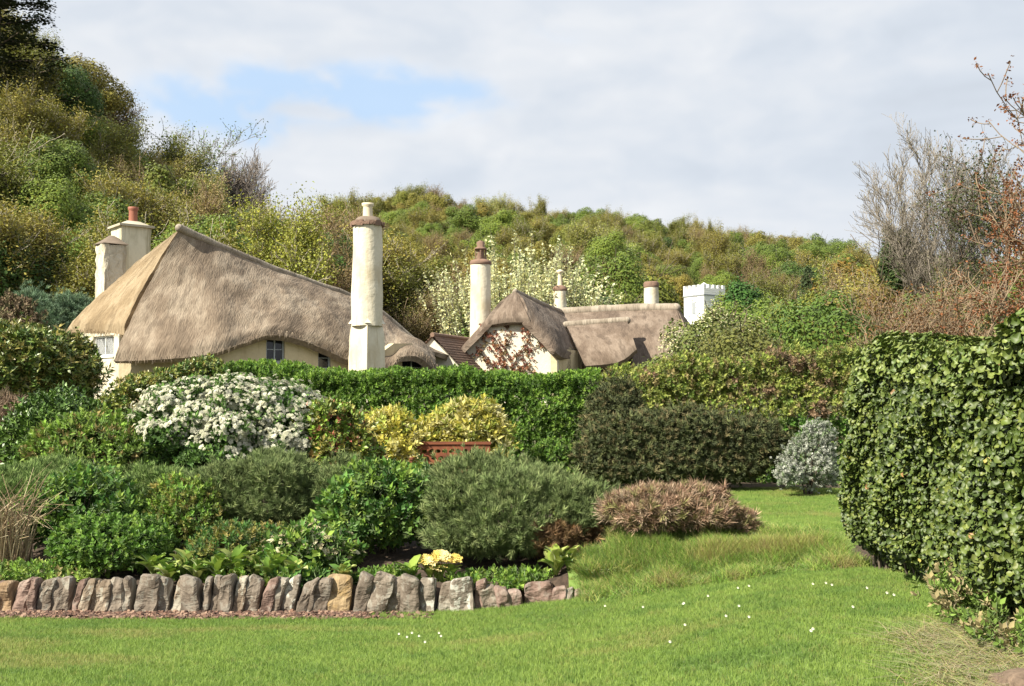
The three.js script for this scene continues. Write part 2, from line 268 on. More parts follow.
// wall panel from p to q (plan), upright, with a top profile and window openings; returns its frame
function wallPanel(p, q, y0, prof, holes, thick, mat, parent, name = 'wall') {
  const d = V(q.x - p.x, 0, q.z - p.z), L = d.length(); d.normalize();
  const s = new THREE.Shape(); s.moveTo(0, y0); s.lineTo(L, y0); for (let k = prof.length - 1; k >= 0; k--) s.lineTo(prof[k][0] * L, prof[k][1]); s.closePath();
  for (const h of holes) { const o = new THREE.Path(); o.moveTo(h.s0, h.y0); o.lineTo(h.s0, h.y1); o.lineTo(h.s1, h.y1); o.lineTo(h.s1, h.y0); o.closePath(); s.holes.push(o); }
  const g = new THREE.ExtrudeGeometry(s, { depth: thick, bevelEnabled: false, steps: 1 });
  const m = part(name, g, mat, parent); m.position.set(p.x, 0, p.z).sub(parent.position.clone().setY(parent.position.y)); m.rotation.y = Math.atan2(-d.z, d.x); m.translateZ(-thick); return m;
}
// where a line of sight meets the upright plane through p and q: distance along it and height
function onWall(p, q, px, py) { const d = V(q.x - p.x, 0, q.z - p.z), L = d.length(); d.normalize(); const a = at(px, py, 1).sub(camera.position), n = V(-d.z, 0, d.x), t = V(p.x, 0, p.z).sub(V(0, 0, 0)).dot(n) / V(a.x, 0, a.z).dot(n), w = a.multiplyScalar(t); return [V(w.x - p.x, 0, w.z - p.z).dot(d), EYE + w.y]; }
function hole(p, q, x0, y0, x1, y1) { const a = onWall(p, q, x0, y1), b = onWall(p, q, x1, y0); return { s0: Math.min(a[0], b[0]), s1: Math.max(a[0], b[0]), y0: a[1], y1: b[1] }; }
const bar = (w, h, d, x, y, z) => { const g = new THREE.BoxGeometry(w, h, d); g.translate(x, y, z); return g; };
function windowIn(wall, h, thick, frameM, lights = 2, lattice = false) { // casement window set back in its opening; wall frame: outside face at z = thick
  const g = group('window', wall), w = h.s1 - h.s0, ht = h.y1 - h.y0, z = thick - 0.14, f = 0.07; g.position.set(h.s0, h.y0, z);
  part('frame', mergeGeometries([bar(w - 0.004, f, 0.08, w / 2, f / 2 + 0.002, 0), bar(w - 0.004, f, 0.08, w / 2, ht - f / 2 - 0.002, 0), bar(f, ht - 2 * f - 0.004, 0.08, f / 2 + 0.002, ht / 2, 0), bar(f, ht - 2 * f - 0.004, 0.08, w - f / 2 - 0.002, ht / 2, 0)]), frameM, g);
  const pw = (w - 2 * f - (lights - 1) * 0.06) / lights;
  for (let k = 0; k < lights; k++) {
    const x0 = f + k * (pw + 0.06);
    part('pane', bar(pw, ht - 2 * f, 0.01, x0 + pw / 2, ht / 2, -0.01), glassDark, g);
    if (k) part('mullion', bar(0.058, ht - 2 * f - 0.002, 0.07, x0 - 0.03, ht / 2, 0), frameM, g);
    const lead = []; if (lattice) { const n = 5; for (let i = -n; i <= n; i++) for (const s of [-1, 1]) { const q = bar(0.014, pw * 1.35, 0.012, 0, 0, 0); q.rotateZ(s * 0.75); q.translate(x0 + pw / 2, ht / 2 + i * (ht - 0.2) / (2 * n + 1), 0.012); lead.push(q); } } else lead.push(bar(pw, 0.03, 0.03, x0 + pw / 2, ht / 2, 0.006));
    part(lattice ? 'lead_lattice' : 'glazing_bar', mergeGeometries(lead), lattice ? leadMat : frameM, g);
  }
  part('window_sill', bar(w + 0.1, 0.06, 0.2, w / 2, -0.034, 0.09), frameM, g);
}
function lumpy(g, amp, f, seed) { const p = g.attributes.position, q = V(); g = mergeVertices((g.deleteAttribute('normal'), g)); const pp = g.attributes.position; for (let i = 0; i < pp.count; i++) { q.fromBufferAttribute(pp, i); pp.setXYZ(i, q.x + amp * NOISE.noise(q.x * f + seed, q.y * f, q.z * f), q.y + amp * NOISE.noise(q.x * f, q.y * f + seed, q.z * f + 5), q.z + amp * NOISE.noise(q.x * f + 9, q.y * f, q.z * f + seed)); } g.computeVertexNormals(); return g; }
const lathe = (pts, seg = 36) => new THREE.LatheGeometry(pts.map(([r, y]) => new THREE.Vector2(r, y)), seg);
function uvScale(g, a, b) { const u = g.attributes.uv; for (let i = 0; i < u.count; i++) u.setXY(i, u.getX(i) * a, u.getY(i) * b); return g; }
// round rendered chimney; cap of small stones laid in a ring, pot on top
function roundChimney(parent, base, r, h, mat, cap, pot, base2) {
  const c = group('chimney', parent); c.position.copy(base).sub(parent.position);
  part('shaft', lumpy(uvScale(lathe([[r * 1.05, 0], [r * 1.06, h * 0.3], [r * 1.02, h * 0.55], [r * 0.985, h * 0.8], [r * 0.97, h]], 40), 2 * Math.PI * r, h), 0.05, 1.3, base.x), mat, c);
  if (cap === 'stones') { // thin stones ringed round the top
    const ring = []; for (let k = 0; k < 15; k++) { const a = k / 15 * 6.283, g = new THREE.BoxGeometry(r * 0.46, 0.12 + 0.05 * ((k * 7) % 3), 0.3, 2, 1, 2); g.rotateY(0.2 * Math.sin(k * 5)); g.translate(0, h + 0.07, r * 0.9); g.rotateY(a); ring.push(lumpy(g, 0.05, 4, k)); }
    for (const g of ring) part('cap_stone', g, tileRed, c); part('cap', lumpy(lathe([[r * 1.02, h - 0.01], [r * 0.98, h + 0.14], [r * 0.78, h + 0.34], [r * 0.3, h + 0.42], [0.01, h + 0.43]], 24), 0.06, 3, 2), slateMat, c);
    part('chimney_pot', lathe([[0.22, h + 0.3], [0.20, h + 0.85], [0.26, h + 0.88], [0.26, h + 0.98], [0.15, h + 0.99], [0.14, h + 0.5]], 20), pot, c);
  } else if (cap === 'bell') { // banded cap with a small lantern pot
    part('cap', lathe([[r * 1.0, h - 0.01], [r * 1.07, h + 0.04], [r * 1.07, h + 0.16], [r * 0.95, h + 0.26], [r * 0.45, h + 0.34], [r * 0.4, h + 0.36]], 28), tileRed, c);
    part('chimney_pot', lathe([[r * 0.40, h + 0.3], [r * 0.32, h + 0.85], [r * 0.6, h + 0.88], [r * 0.6, h + 0.97], [r * 0.35, h + 1.06], [r * 0.42, h + 1.3], [r * 0.2, h + 1.4]], 20), pot, c);
    for (let k = 0; k < 4; k++) part('pot_leg', bar(0.08, 0.5, 0.08, 0.28 * Math.cos(k * 1.57), h + 0.6, 0.28 * Math.sin(k * 1.57)), tileRed, c);
  } else if (cap === 'band') { part('cap', lathe([[r * 1.0, h - 0.01], [r * 1.08, h + 0.03], [r * 1.08, h + 0.2], [r * 0.7, h + 0.34], [r * 0.3, h + 0.36]], 28), tileRed, c); part('chimney_pot', lathe([[r * 0.42, h + 0.3], [r * 0.26, h + 1.15], [r * 0.55, h + 1.2], [r * 0.55, h + 1.32], [r * 0.2, h + 1.4]], 20), pot, c); }
  else part('cap', lathe([[r * 0.98, h - 0.01], [r * 1.06, h + 0.02], [r * 1.06, h + 0.28], [r * 0.9, h + 0.36], [0.02, h + 0.40]], 28), tileRed, c);
  return c;
}

{ // the large thatched cottage on the left
  const O = at(200, 400, 46), ck = thing('thatched_cottage', 'large cream cottage at the left under a sweeping grey-brown thatched roof', 'cottage', V(O.x, gy(O.x, -46) - 0.6, -46));
  const put = (m) => { m.position.sub(ck.position); return m; };
  const ridge = [[180, 229, 46], [215, 243, 47.2], [262, 263, 49], [310, 281, 51], [345, 293, 52.5], [372, 306, 53.8], [392, 321, 54.6], [408, 335, 55.2], [424, 349, 55.6]].map((a) => at(...a));
  const eave = [[113, 360, 44.2], [160, 357, 43.6], [212, 351, 43.6], [243, 341, 44.4], [270, 332, 45.1], [296, 335, 45.9], [325, 345, 46.7], [352, 358, 47.5], [372, 366, 48.2], [390, 366, 48.9], [401, 354, 49.4], [422, 354, 50.2], [436, 366, 51]].map((a) => at(...a));
  const roof = put(part('thatched_roof', thatchSlope(ridge, eave, { nu: 110, nv: 44, bulge: 0.25, thick: 0.42, lump: 0.14, seed: 3, shift: (u) => V(-0.06 * sm(0.2, 0, u), 0, -0.1 * sm(0.2, 0, u)) }), thatchGrey, ck, 'weathered grey-brown thatch curling over the windows'));
  const gRidge = [[181, 228, 46.05], [180.5, 228.6, 46.1], [180, 229, 46.3]].map((a) => at(...a)), gEave = [[121, 333, 44.7], [92, 331, 46.3], [64, 330, 48.2]].map((a) => at(...a));
  put(part('thatched_hip', thatchSlope(gRidge, gEave, { nu: 30, nv: 36, bulge: 0.16, thick: 0.36, lump: 0.06, seed: 8 }), thatchGold, ck, 'golden newer thatch of the sunlit left end'));
  const back = ridge.map((p, k) => V(p.x + 1 + k * 0.2, eave[0].y, p.z - 5.5));
  put(part('back_roof', thatchSlope(ridge.map((p) => p.clone().add(V(0, -0.05, -0.1))), back, { nu: 40, nv: 14, bulge: 0.2, seed: 12 }), thatchGrey, ck));
  put(part('back_hip', thatchSlope([ridge[0].clone().add(V(0, -0.1, -0.1)), ridge[0].clone().add(V(0.1, -0.1, -0.2)), ridge[0].clone().add(V(0.2, -0.1, -0.3))], [gEave[2].clone(), V(-16.5, gEave[2].y, -51), back[0].clone()], { nu: 16, nv: 14, bulge: 0.15, seed: 13 }), thatchGold, ck));
  put(ridgeRoll([at(179, 226.5, 45.95), ...ridge.slice(1)].map((p) => p.clone().add(V(0, -0.06, -0.04))), 0.18, ck, thatchPale));
  put(strawFringe(eave, 900, 4, ck, thatchGrey)); put(strawFringe(gEave, 240, 6, ck, thatchGold, 0.1));
  // walls
  const W = [[80, 47.4], [119, 45.0], [217, 44.5], [366, 48.6], [430, 51.8]].map(([px, D]) => V(xAt(px, D), 0, -D)), y0 = ck.position.y;
  const hy = (px, py, D) => at(px, py, D).y, T = 0.35;
  const hA = hole(W[0], W[1], 93, 335, 114, 357), hB = hole(W[2], W[3], 266, 337, 285, 362), hC = hole(W[2], W[3], 318, 347, 331, 369), hD = hole(W[3], W[4], 402, 357, 424, 378);
  const w1 = put(wallPanel(W[0], W[1], y0, [[0, hy(80, 329, 47)], [1, hy(119, 334, 45)]], [hA], T, creamPale, ck)); 
  const w2 = put(wallPanel(W[1], W[2], y0, [[0, hy(119, 346, 45)], [1, hy(217, 340, 44.5)]], [], T, creamWall, ck));
  const w3 = put(wallPanel(W[2], W[3], y0, [[0, hy(217, 340, 44.5)], [0.2, hy(245, 332, 45.2)], [0.34, hy(270, 324, 46)], [0.5, hy(296, 326, 46.6)], [0.7, hy(325, 336, 47.4)], [1, hy(366, 350, 48.6)]], [hB, hC], T, creamWall, ck));
  const w4 = put(wallPanel(W[3], W[4], y0, [[0, hy(372, 356, 48.8)], [0.25, hy(388, 352, 49.8)], [0.42, hy(403, 344, 50.4)], [0.7, hy(424, 344, 51.4)], [1, hy(440, 362, 52.6)]], [hD], T, creamWall, ck));
  for (const [w] of [[w1], [w2], [w3], [w4]]) w.position.add(ck.position).setY(-ck.position.y), w.position.x -= 0, 0;
  w1.userData.label = 'pale wall at the left end below the golden thatch';
  windowIn(w1, hA, T, frameWhite, 2, true); windowIn(w3, hB, T, frameGrey, 2); windowIn(w3, hC, T, frameGrey, 1); windowIn(w4, hD, T, frameGrey, 2);
  // tall round chimney on its square stack
  const cb = at(367, 324, 47.0), lowY = y0 - 0.0;
  roundChimney(ck, V(cb.x, cb.y - 0.1, cb.z), 0.63, at(367, 226, 47).y - cb.y + 0.1, creamPale, 'stones', potCream);
  { const w = 0.53, hgt = cb.y - lowY, g = new THREE.BoxGeometry(2 * w, hgt, 2 * w, 4, 8, 4), p = g.attributes.position; for (let i = 0; i < p.count; i++) { const t = p.getY(i) / hgt + 0.5, k = 1 + 0.10 * (1 - t) - 0.1 * sm(0.94, 1, t); p.setX(i, p.getX(i) * k); p.setZ(i, p.getZ(i) * k); } g.rotateY(-0.62); g.translate(cb.x, lowY + hgt / 2, cb.z); put(part('chimney_stack', lumpy(uvScale(g, 1.5, 3), 0.05, 1.1, 4), creamPale, ck, 'square base of the round chimney')); 
    const s = new THREE.CylinderGeometry(0.66, 0.80, 0.2, 4, 1); s.rotateY(Math.PI / 4 - 0.62); s.translate(cb.x, cb.y + 0.10, cb.z); put(part('chimney_shoulder', s, creamPale, ck)); }
  // two square chimneys behind the left hip
  const sq = (px0, px1, pyT, D, mat, turn, capKind) => { const a = at(px0, pyT, D), b = at(px1, pyT, D), wdt = (b.x - a.x) / (Math.cos(turn) + Math.sin(turn)), top = a.y, c = group('chimney', ck), base = y0 + 1; c.position.set((a.x + b.x) / 2, base, -D - wdt * 0.6).sub(ck.position); c.rotation.y = turn;
    part('shaft', lumpy(uvScale(new THREE.BoxGeometry(wdt, top - base, wdt, 6, 30, 6).translate(0, (top - base) / 2, 0), 1.2, 4), capKind === 'slate' ? 0.10 : 0.03, capKind === 'slate' ? 4.2 : 1.5, 3), mat, c); const h = top - base;
    if (capKind === 'slate') part('cap', lumpy(new THREE.CylinderGeometry(0.12, wdt * 0.83, 0.42, 4, 3).rotateY(Math.PI / 4).translate(0, h + 0.2, 0), 0.04, 3, 1), slateMat, c);
    else { part('cap', mergeGeometries([bar(wdt + 0.26, 0.1, wdt + 0.26, 0, h + 0.05, 0), new THREE.CylinderGeometry(wdt * 0.3, wdt * 0.72, 0.22, 4).rotateY(Math.PI / 4).translate(0, h + 0.21, 0)].map((g) => g.toNonIndexed())), greyRender, c); part('chimney_pot', lathe([[0.2, h + 0.2], [0.19, h + 0.85], [0.235, h + 0.88], [0.235, h + 1.0], [0.16, h + 1.0], [0.15, h + 0.4]], 20).translate(0.08, 0, 0), potRed, c); } return c; };
  sq(104, 146, 226, 49.2, stainWall, 0.68, 'flat'); sq(91, 122, 243, 48.4, roughWhite, 0.75, 'slate');
}
{ // the second cottage, gable end towards the garden
  const c = thing('gabled_thatched_cottage', 'white-gabled thatched cottage with red creeper, behind the middle of the hedge', 'cottage', V(xAt(560, 62), gy(xAt(560, 62), -62) - 0.6, -62)), put = (m) => { m.position.sub(c.position); return m; }, y0 = c.position.y;
  const A = V(xAt(461, 60.4), 0, -60.4), B = V(xAt(557, 58.8), 0, -58.8), hy = (px, py, D) => at(px, py, D).y;
  const rEnd = at(562, 312, 70), rTop = at(515, 291, 60.2);
  const fl = [at(455, 356, 60.6), at(462, 349, 60.2), at(480, 331, 59.9)];
  // slopes of the wing
  put(part('thatched_roof', thatchSlope([rTop, at(530, 298.5, 63), at(547, 306, 66.5), rEnd], [at(528, 319.5, 58.7), at(545, 336, 58.4), at(559, 351, 58.2), at(572, 357, 61.5), at(584, 357, 65)], { nu: 44, nv: 30, bulge: 0.25, thick: 0.38, lump: 0.08, seed: 21 }), thatchBrown, c, 'thatch of the projecting wing'));
  put(part('half_hip', thatchSlope([rTop.clone().add(V(-0.06, 0, -0.02)), rTop.clone().add(V(0, 0.01, 0)), rTop.clone().add(V(0.06, 0, 0.02))], [at(489, 323, 59.5), at(508, 320.5, 59.0), at(530, 320.5, 58.6)], { nu: 20, nv: 18, bulge: 0.14, thick: 0.36, seed: 22 }), thatchBrown, c));
  put(part('thatched_roof', thatchSlope([rTop.clone().add(V(-0.05, -0.02, -0.1)), at(528, 299, 63), at(545, 307, 66.5), rEnd.clone()], [at(487, 321, 59.6), at(455, 354, 60.2), at(466, 352, 64), at(490, 345, 70)], { nu: 30, nv: 20, bulge: 0.2, thick: 0.34, seed: 23 }), thatchBrown, c));
  put(ridgeRoll([rTop.clone().add(V(0, -0.03, -0.05)), at(530, 298.5, 63), at(547, 306, 66.5), rEnd], 0.15, c, thatchPale, 24));
  // main range
  const mr = [at(560, 312, 70), at(600, 309.5, 69), at(640, 308, 68), at(676, 307.5, 67)];
  put(part('thatched_roof', thatchSlope(mr, [at(572, 362, 64.5), at(610, 366, 63.6), at(650, 368, 62.8), at(694, 368, 62)], { nu: 44, nv: 26, bulge: 0.3, thick: 0.4, lump: 0.07, seed: 24 }), thatchBrown, c, 'long thatch of the main range'));
  put(part('thatched_hip', thatchSlope([mr[3].clone(), mr[3].clone().add(V(0.06, 0, -0.1)), mr[3].clone().add(V(0.1, -0.02, -0.2))], [at(693, 366, 62.1), at(706, 366, 66), at(712, 364, 72)], { nu: 20, nv: 20, bulge: 0.2, seed: 25 }), thatchBrown, c));
  put(part('back_roof', thatchSlope(mr.map((p) => p.clone().add(V(0, -0.04, -0.1))), mr.map((p) => V(p.x, p.y - 3.2, p.z - 5)), { nu: 20, nv: 10, bulge: 0.2, seed: 26 }), thatchBrown, c));
  put(ridgeRoll(mr.map((p) => p.clone().add(V(0, -0.04, 0.06))), 0.3, c, thatchPale, 24));
  // low thatched porch roof in front of it
  const pr = [at(566, 325, 65.2), at(598, 322.5, 64.6), at(627, 320.5, 64)];
  put(part('porch_roof', thatchSlope(pr, [at(584, 364, 62), at(606, 362, 61.6), at(622, 358, 61.4), at(636, 347, 61.6)], { nu: 30, nv: 20, bulge: 0.28, thick: 0.36, seed: 27 }), thatchBrown, c, 'lower thatch over the porch'));
  put(ridgeRoll(pr, 0.22, c, thatchPale, 16));
  put(part('porch_cheek', new THREE.BoxGeometry(0.25, 3.0, 2.2).translate(at(628, 350, 63.4).x, at(628, 352, 63.4).y - 1, -63.3), timberDark, c));
  // walls
  const prof = [[0, hy(461, 352, 60.4)], [0.37, hy(497, 321, 59.8)], [0.68, hy(527, 319, 59.3)], [1, hy(557, 348, 58.8)]];
  const g1 = wallPanel(A, B, y0, prof, [], 0.35, whiteWall, c, 'gable_wall'); 
  const E = V(xAt(588, 66), 0, -66), hW = hole(B, E, 571, 349, 578, 372);
  const g2 = wallPanel(B, E, y0, [[0, hy(557, 348, 58.8)], [1, hy(588, 352, 66)]], [hW], 0.35, creamWall, c);
  const F = V(xAt(694, 62.6), 0, -62.6), g3 = wallPanel(V(xAt(580, 65), 0, -65), F, y0, [[0, hy(580, 360, 65)], [1, hy(694, 362, 62.6)]], [], 0.35, creamWall, c);
  for (const w of [g1, g2, g3]) { w.position.setY(-c.position.y); }
  windowIn(g2, hW, 0.35, frameGrey, 1);
  const ch = (px, pyB, pyT, D, r, mat, cap, pot) => { const b = at(px, pyB, D); roundChimney(c, b, r, at(px, pyT, D).y - b.y, mat, cap, pot); };
  ch(480.5, 345, 265, 63, 0.59, creamPale, 'bell', tileRed); ch(560, 330, 291, 71, 0.43, creamPale, 'band', potCream); ch(651.5, 325, 287.5, 69, 0.46, creamPale, 'plain', potRed);
}
{ // low outbuilding between the cottages
  const c = thing('tiled_outbuilding', 'small white gabled outbuilding with a brown tiled roof between the two cottages', 'outbuilding', V(xAt(440, 58), gy(xAt(440, 58), -58) - 0.6, -58)), put = (m) => { m.position.sub(c.position); return m; }, y0 = c.position.y;
  const A = V(xAt(404, 58.6), 0, -58.6), B = V(xAt(462, 57.6), 0, -57.6), hy = (px, py, D) => at(px, py, D).y, L = A.distanceTo(B);
  const w = wallPanel(A, B, y0, [[0, hy(404, 366, 58.6)], [0.49, hy(432, 338, 58.1)], [1, hy(462, 370, 57.6)]], [], 0.3, whiteWall, c, 'gable_wall'); w.position.setY(-c.position.y);
  const dir = V(0.35, 0, -0.94).multiplyScalar(6), ap = at(432.5, 335.5, 57.95), eL = at(400, 369, 58.4), eR = at(466, 373, 57.3);
  const slab = (p, q, name) => { const n = 14, b = new Build(); for (let k = 0; k < n; k++) { const a0 = p.clone().lerp(q, k / n), a1 = p.clone().lerp(q, (k + 1.25) / n), lift = V(0, 0.05, 0); for (const [t, o] of [[a0, 0.0], [a1, 0.055]]) { } const v = [a0, a1, a1.clone().add(dir), a0.clone().add(dir)].map((s, i) => b.vert(s.x, s.y + (i === 1 || i === 2 ? 0.075 : 0.01), s.z, null, i > 1 ? 6 : 0, k * 0.3 + (i % 3 ? 0.3 : 0))), u = [a0, a1, a1.clone().add(dir), a0.clone().add(dir)].map((s) => b.vert(s.x, s.y - 0.03, s.z, null, 0, 0)); b.quad(...v); b.quad(u[3], u[2], u[1], u[0]); b.quad(v[0], u[0], u[1], v[1]); b.quad(v[1], u[1], u[2], v[2]); } return put(part(name, b.geo(), tileRed, c)); };
  slab(ap, eR, 'tiled_roof'); slab(ap.clone(), eL, 'tiled_roof');
  put(part('ridge_tile', new THREE.CylinderGeometry(0.13, 0.13, 6.1, 8, 1).rotateX(Math.PI / 2).rotateY(Math.atan2(dir.x, dir.z)).translate(ap.x + dir.x / 2, ap.y + 0.04, ap.z + dir.z / 2), tileRed, c));
}
{ // church tower
  const D = 140, a = at(684.5, 300, D), b = at(724, 300, D), turn = 0.60, s = (b.x - a.x) / (Math.cos(turn) + Math.sin(turn)), x = (a.x + b.x) / 2, gyy = gy(x, -D) - 1, top = at(704, 297, D).y;
  const c = thing('church_tower', 'white crenellated church tower among the trees beyond the thatch', 'tower', V(x, gyy, -D)); c.rotation.y = turn;
  const wm = std({ color: lin(0.78, 0.78, 0.76), bumpMap: plasterBump, bumpScale: 0.03 }), h = top - gyy, dk = std({ color: lin(0.3, 0.32, 0.34) });
  part('shaft', new THREE.BoxGeometry(s, h, s).translate(0, h / 2, 0), wm, c); part('string_course', new THREE.BoxGeometry(s + 0.18, 0.16, s + 0.18).translate(0, h + 0.08, 0), dk, c);
  part('parapet', new THREE.BoxGeometry(s + 0.1, 0.75, s + 0.1).translate(0, h + 0.16 + 0.375, 0), wm, c);
  for (const [dx, dz, n] of [[1, 0], [-1, 0], [0, 1], [0, -1]]) for (let k = -2; k <= 2; k++) { const L = s + 0.1, m = L / 9; if ((dz === 0) && Math.abs(k) === 2) continue; const w = dx ? [0.3, m] : [m, 0.3]; part('merlon', new THREE.BoxGeometry(w[0] * (dx ? 1 : 1), 0.5, w[1]).translate(dx * (L / 2 - 0.152) + (dx ? 0 : k * (L - m) / 4), h + 0.91 + 0.25, dz * (L / 2 - 0.152) + (dz ? 0 : k * (L - m) / 4)), wm, c); }
  part('pyramid_roof', new THREE.ConeGeometry(s * 0.4, 1.0, 4).rotateY(Math.PI / 4).translate(0, h + 1.4, 0), wm, c);
  for (const q of [0, -Math.PI / 2]) { const g = group('belfry_window', c); g.rotation.y = q; part('louvre', new THREE.BoxGeometry(0.62, 1.5, 0.1).translate(0, h - 1.5, s / 2), dk, g); part('hood_mould', new THREE.TorusGeometry(0.36, 0.06, 5, 12, Math.PI).translate(0, h - 0.75, s / 2 + 0.04), wm, g); }
}
{ // stone edging of the raised bed: each stone its own piece
  const wall = thing('stone_retaining_wall', 'low dry edging of upright rough stones holding up the planted bed', 'wall', V(-2.2, EYE + rel(-2.2, 10.9), -10.95));
  const stoneBump = tex(256, 256, 0.5, 0.5, (u, v) => 0.6 * pfb(u, v, 8, 5, 5) + 0.4 * Math.abs(2 * pfb(u + 0.3, v, 5, 14, 4) - 1), false);
  const lich = (base, sp, amt, red) => std({ roughness: 0.95, bumpMap: stoneBump, bumpScale: 0.022, map: tex(256, 256, 0.5, 0.5, (u, v) => { const n = pfb(u, v, 5, 5, 5), f = pfb(u + 0.3, v, 30, 30, 3), l = pfb(u + 0.6, v + 0.2, 8, 8, 4); let q = mix3(base.map((k, c) => k * [0.5, 0.46, 0.42][c]), base.map((k) => k * 1.15), clamp(n * 1.9 + f * 0.8 - 0.9, 0, 1)); return mix3(q, sp, sm(0.60, 0.68, l) * amt); }) });
  const G = lich([0.20, 0.165, 0.13], [0.32, 0.30, 0.25], 0.6), G2 = lich([0.235, 0.185, 0.135], [0.5, 0.5, 0.42], 0.4), G3 = lich([0.178, 0.146, 0.115], [0.26, 0.24, 0.2], 0.5), Rr = lich([0.225, 0.155, 0.128], [0.45, 0.38, 0.32], 0.3), Y = lich([0.34, 0.25, 0.14], [0.34, 0.23, 0.10], 0.7), Br = lich([0.20, 0.135, 0.11], [0.3, 0.26, 0.22], 0.4), Or = lich([0.30, 0.205, 0.12], [0.4, 0.3, 0.2], 0.4), Li = lich([0.21, 0.18, 0.145], [0.46, 0.45, 0.39], 0.8);
  const S = [[-34, -14, 580, 604, 0, G], [-15, 0, 583, 604, 1, Br], [0, 9, 582, 604, 1, Br], [9, 22, 581, 605, -1, Or], [22, 37, 579, 605, 2, Rr], [37, 44, 579, 605, 0, Rr], [44, 58, 579, 606, 2, G2], [58, 78, 578, 606, 0, G2], [78, 86, 579, 606, 3, Br], [86, 96, 579, 606, 3, G], [96, 103, 580, 606, 2, G2], [103, 116, 580, 606, 1, G2], [115, 131, 578, 607, 0, G2], [131, 139, 578, 606, -1, G], [140, 164, 575, 607, 1, G], [164, 176, 577, 606, -1, Li], [176, 187, 578, 607, 3, G2], [188, 208, 577, 607, -2, G], [207, 214, 577, 607, 1, G2], [214, 222, 576, 607, 2, G2], [222, 236, 575, 607, 1, G], [236, 247, 577, 607, 2, G], [247, 262, 577, 608, 2, G], [261, 274, 578, 608, 4, Br], [272, 283, 578, 608, 4, G2], [281, 298, 577, 609, 3, Li], [297, 313, 580, 609, 4, G], [310, 329, 578, 612, 4, G2], [326, 353, 575, 614, 1, Y], [353, 368, 574, 614, 3, G], [364, 387, 574, 615, 5, G2], [382, 401, 577, 615, 4, G2], [401, 422, 576, 615, 0, G], [421, 437, 578, 615, 0, Li], [437, 453, 582, 615, 2, G], [451, 476, 578, 614, -1, Li], [475, 488, 580, 612, 0, Br], [484, 502, 586, 609, -4, G2], [499, 514, 587, 609, -4, Rr], [510, 526, 590, 609, -5, Rr], [523, 553, 582, 608, 0, Br], [549, 563, 587, 607, 2, Rr], [562, 573, 589, 605, 0, G2], [572, 580, 591, 603, 0, Rr]];
  for (let k = 0, p = -35; k < 8; k++) { const w = 13 + (k * 7) % 9; S.unshift([p - w, p, 578 + k % 3, 604, k % 3, [G, G2, Rr][k % 3]]); p -= w; }
  const D0 = 10.97;
  S.forEach(([p0, p1, t, bs, lean, m], k) => {
    const D = D0 - 0.04 * ((k * 5) % 3) + (m === Br ? 0.03 : 0), a = xAt(p0, D), b = xAt(p1, D), w = (b - a) * 0.945, yb = EYE + rel((a + b) / 2, 10.85) - 0.06, yt = at((p0 + p1) / 2, t, D).y, h = Math.max(0.14, yt - yb), dp = 0.22;
    let g = new THREE.BoxGeometry(w, h, dp, 6, 9, 4); g.deleteAttribute('normal'); g.deleteAttribute('uv'); g = mergeVertices(g); const p = g.attributes.position, uv = [], r = rng(k * 17 + 3), e1 = 0.7 + 0.5 * r(), e2 = 0.7 + 0.5 * r(), tl = (r() - 0.5) * 0.9;
    for (let i = 0; i < p.count; i++) {
      let x = p.getX(i) / (w / 2), y = p.getY(i) / (h / 2), z = p.getZ(i) / (dp / 2);
      const rr = Math.pow(Math.pow(Math.abs(x), 8) + Math.pow(Math.abs(y), 9) + Math.pow(Math.abs(z), 6), 1 / 7.5), q = 1 / Math.max(1, rr * 0.98);
      x *= q; y *= q; z *= q;
      if (y > 0) x *= 1 - 0.22 * y * y * (x > 0 ? e1 - 0.6 : e2 - 0.6);
      let X = x * w / 2 + lean * 0.009 * (y + 1) * h / 0.3, Y = y * h / 2 + (y > 0 ? tl * x * w * 0.5 : 0), Z = z * dp / 2;
      const n = 0.017; X += n * NOISE.noise(X * 9 + k * 3, Y * 9, Z * 9); Y += n * NOISE.noise(X * 8, Y * 8 + k * 5, Z * 8); Z += 0.045 * NOISE.noise(X * 6 + k, Y * 6, Z * 6 + k) + 0.016 * NOISE.noise(X * 22 + k, Y * 16, 1);
      p.setXYZ(i, X, Y, Z); uv.push(X + k * 0.31, Y + Z + k * 0.17);
    }
    g.setAttribute('uv', new THREE.Float32BufferAttribute(uv, 2)); g = toCreasedNormals(g, 0.45);
    const s = part('stone', g, m === G ? [G, G3, G2][k % 3] : m === G2 ? [G2, G, G3][(k >> 1) % 3] : m, wall); s.position.set((a + b) / 2, yb + h / 2, -D - 0.02 + 0.0).sub(wall.position); s.rotation.x = -0.06 - 0.08 * r(); s.rotation.y = (r() - 0.5) * 0.14;
  });
}
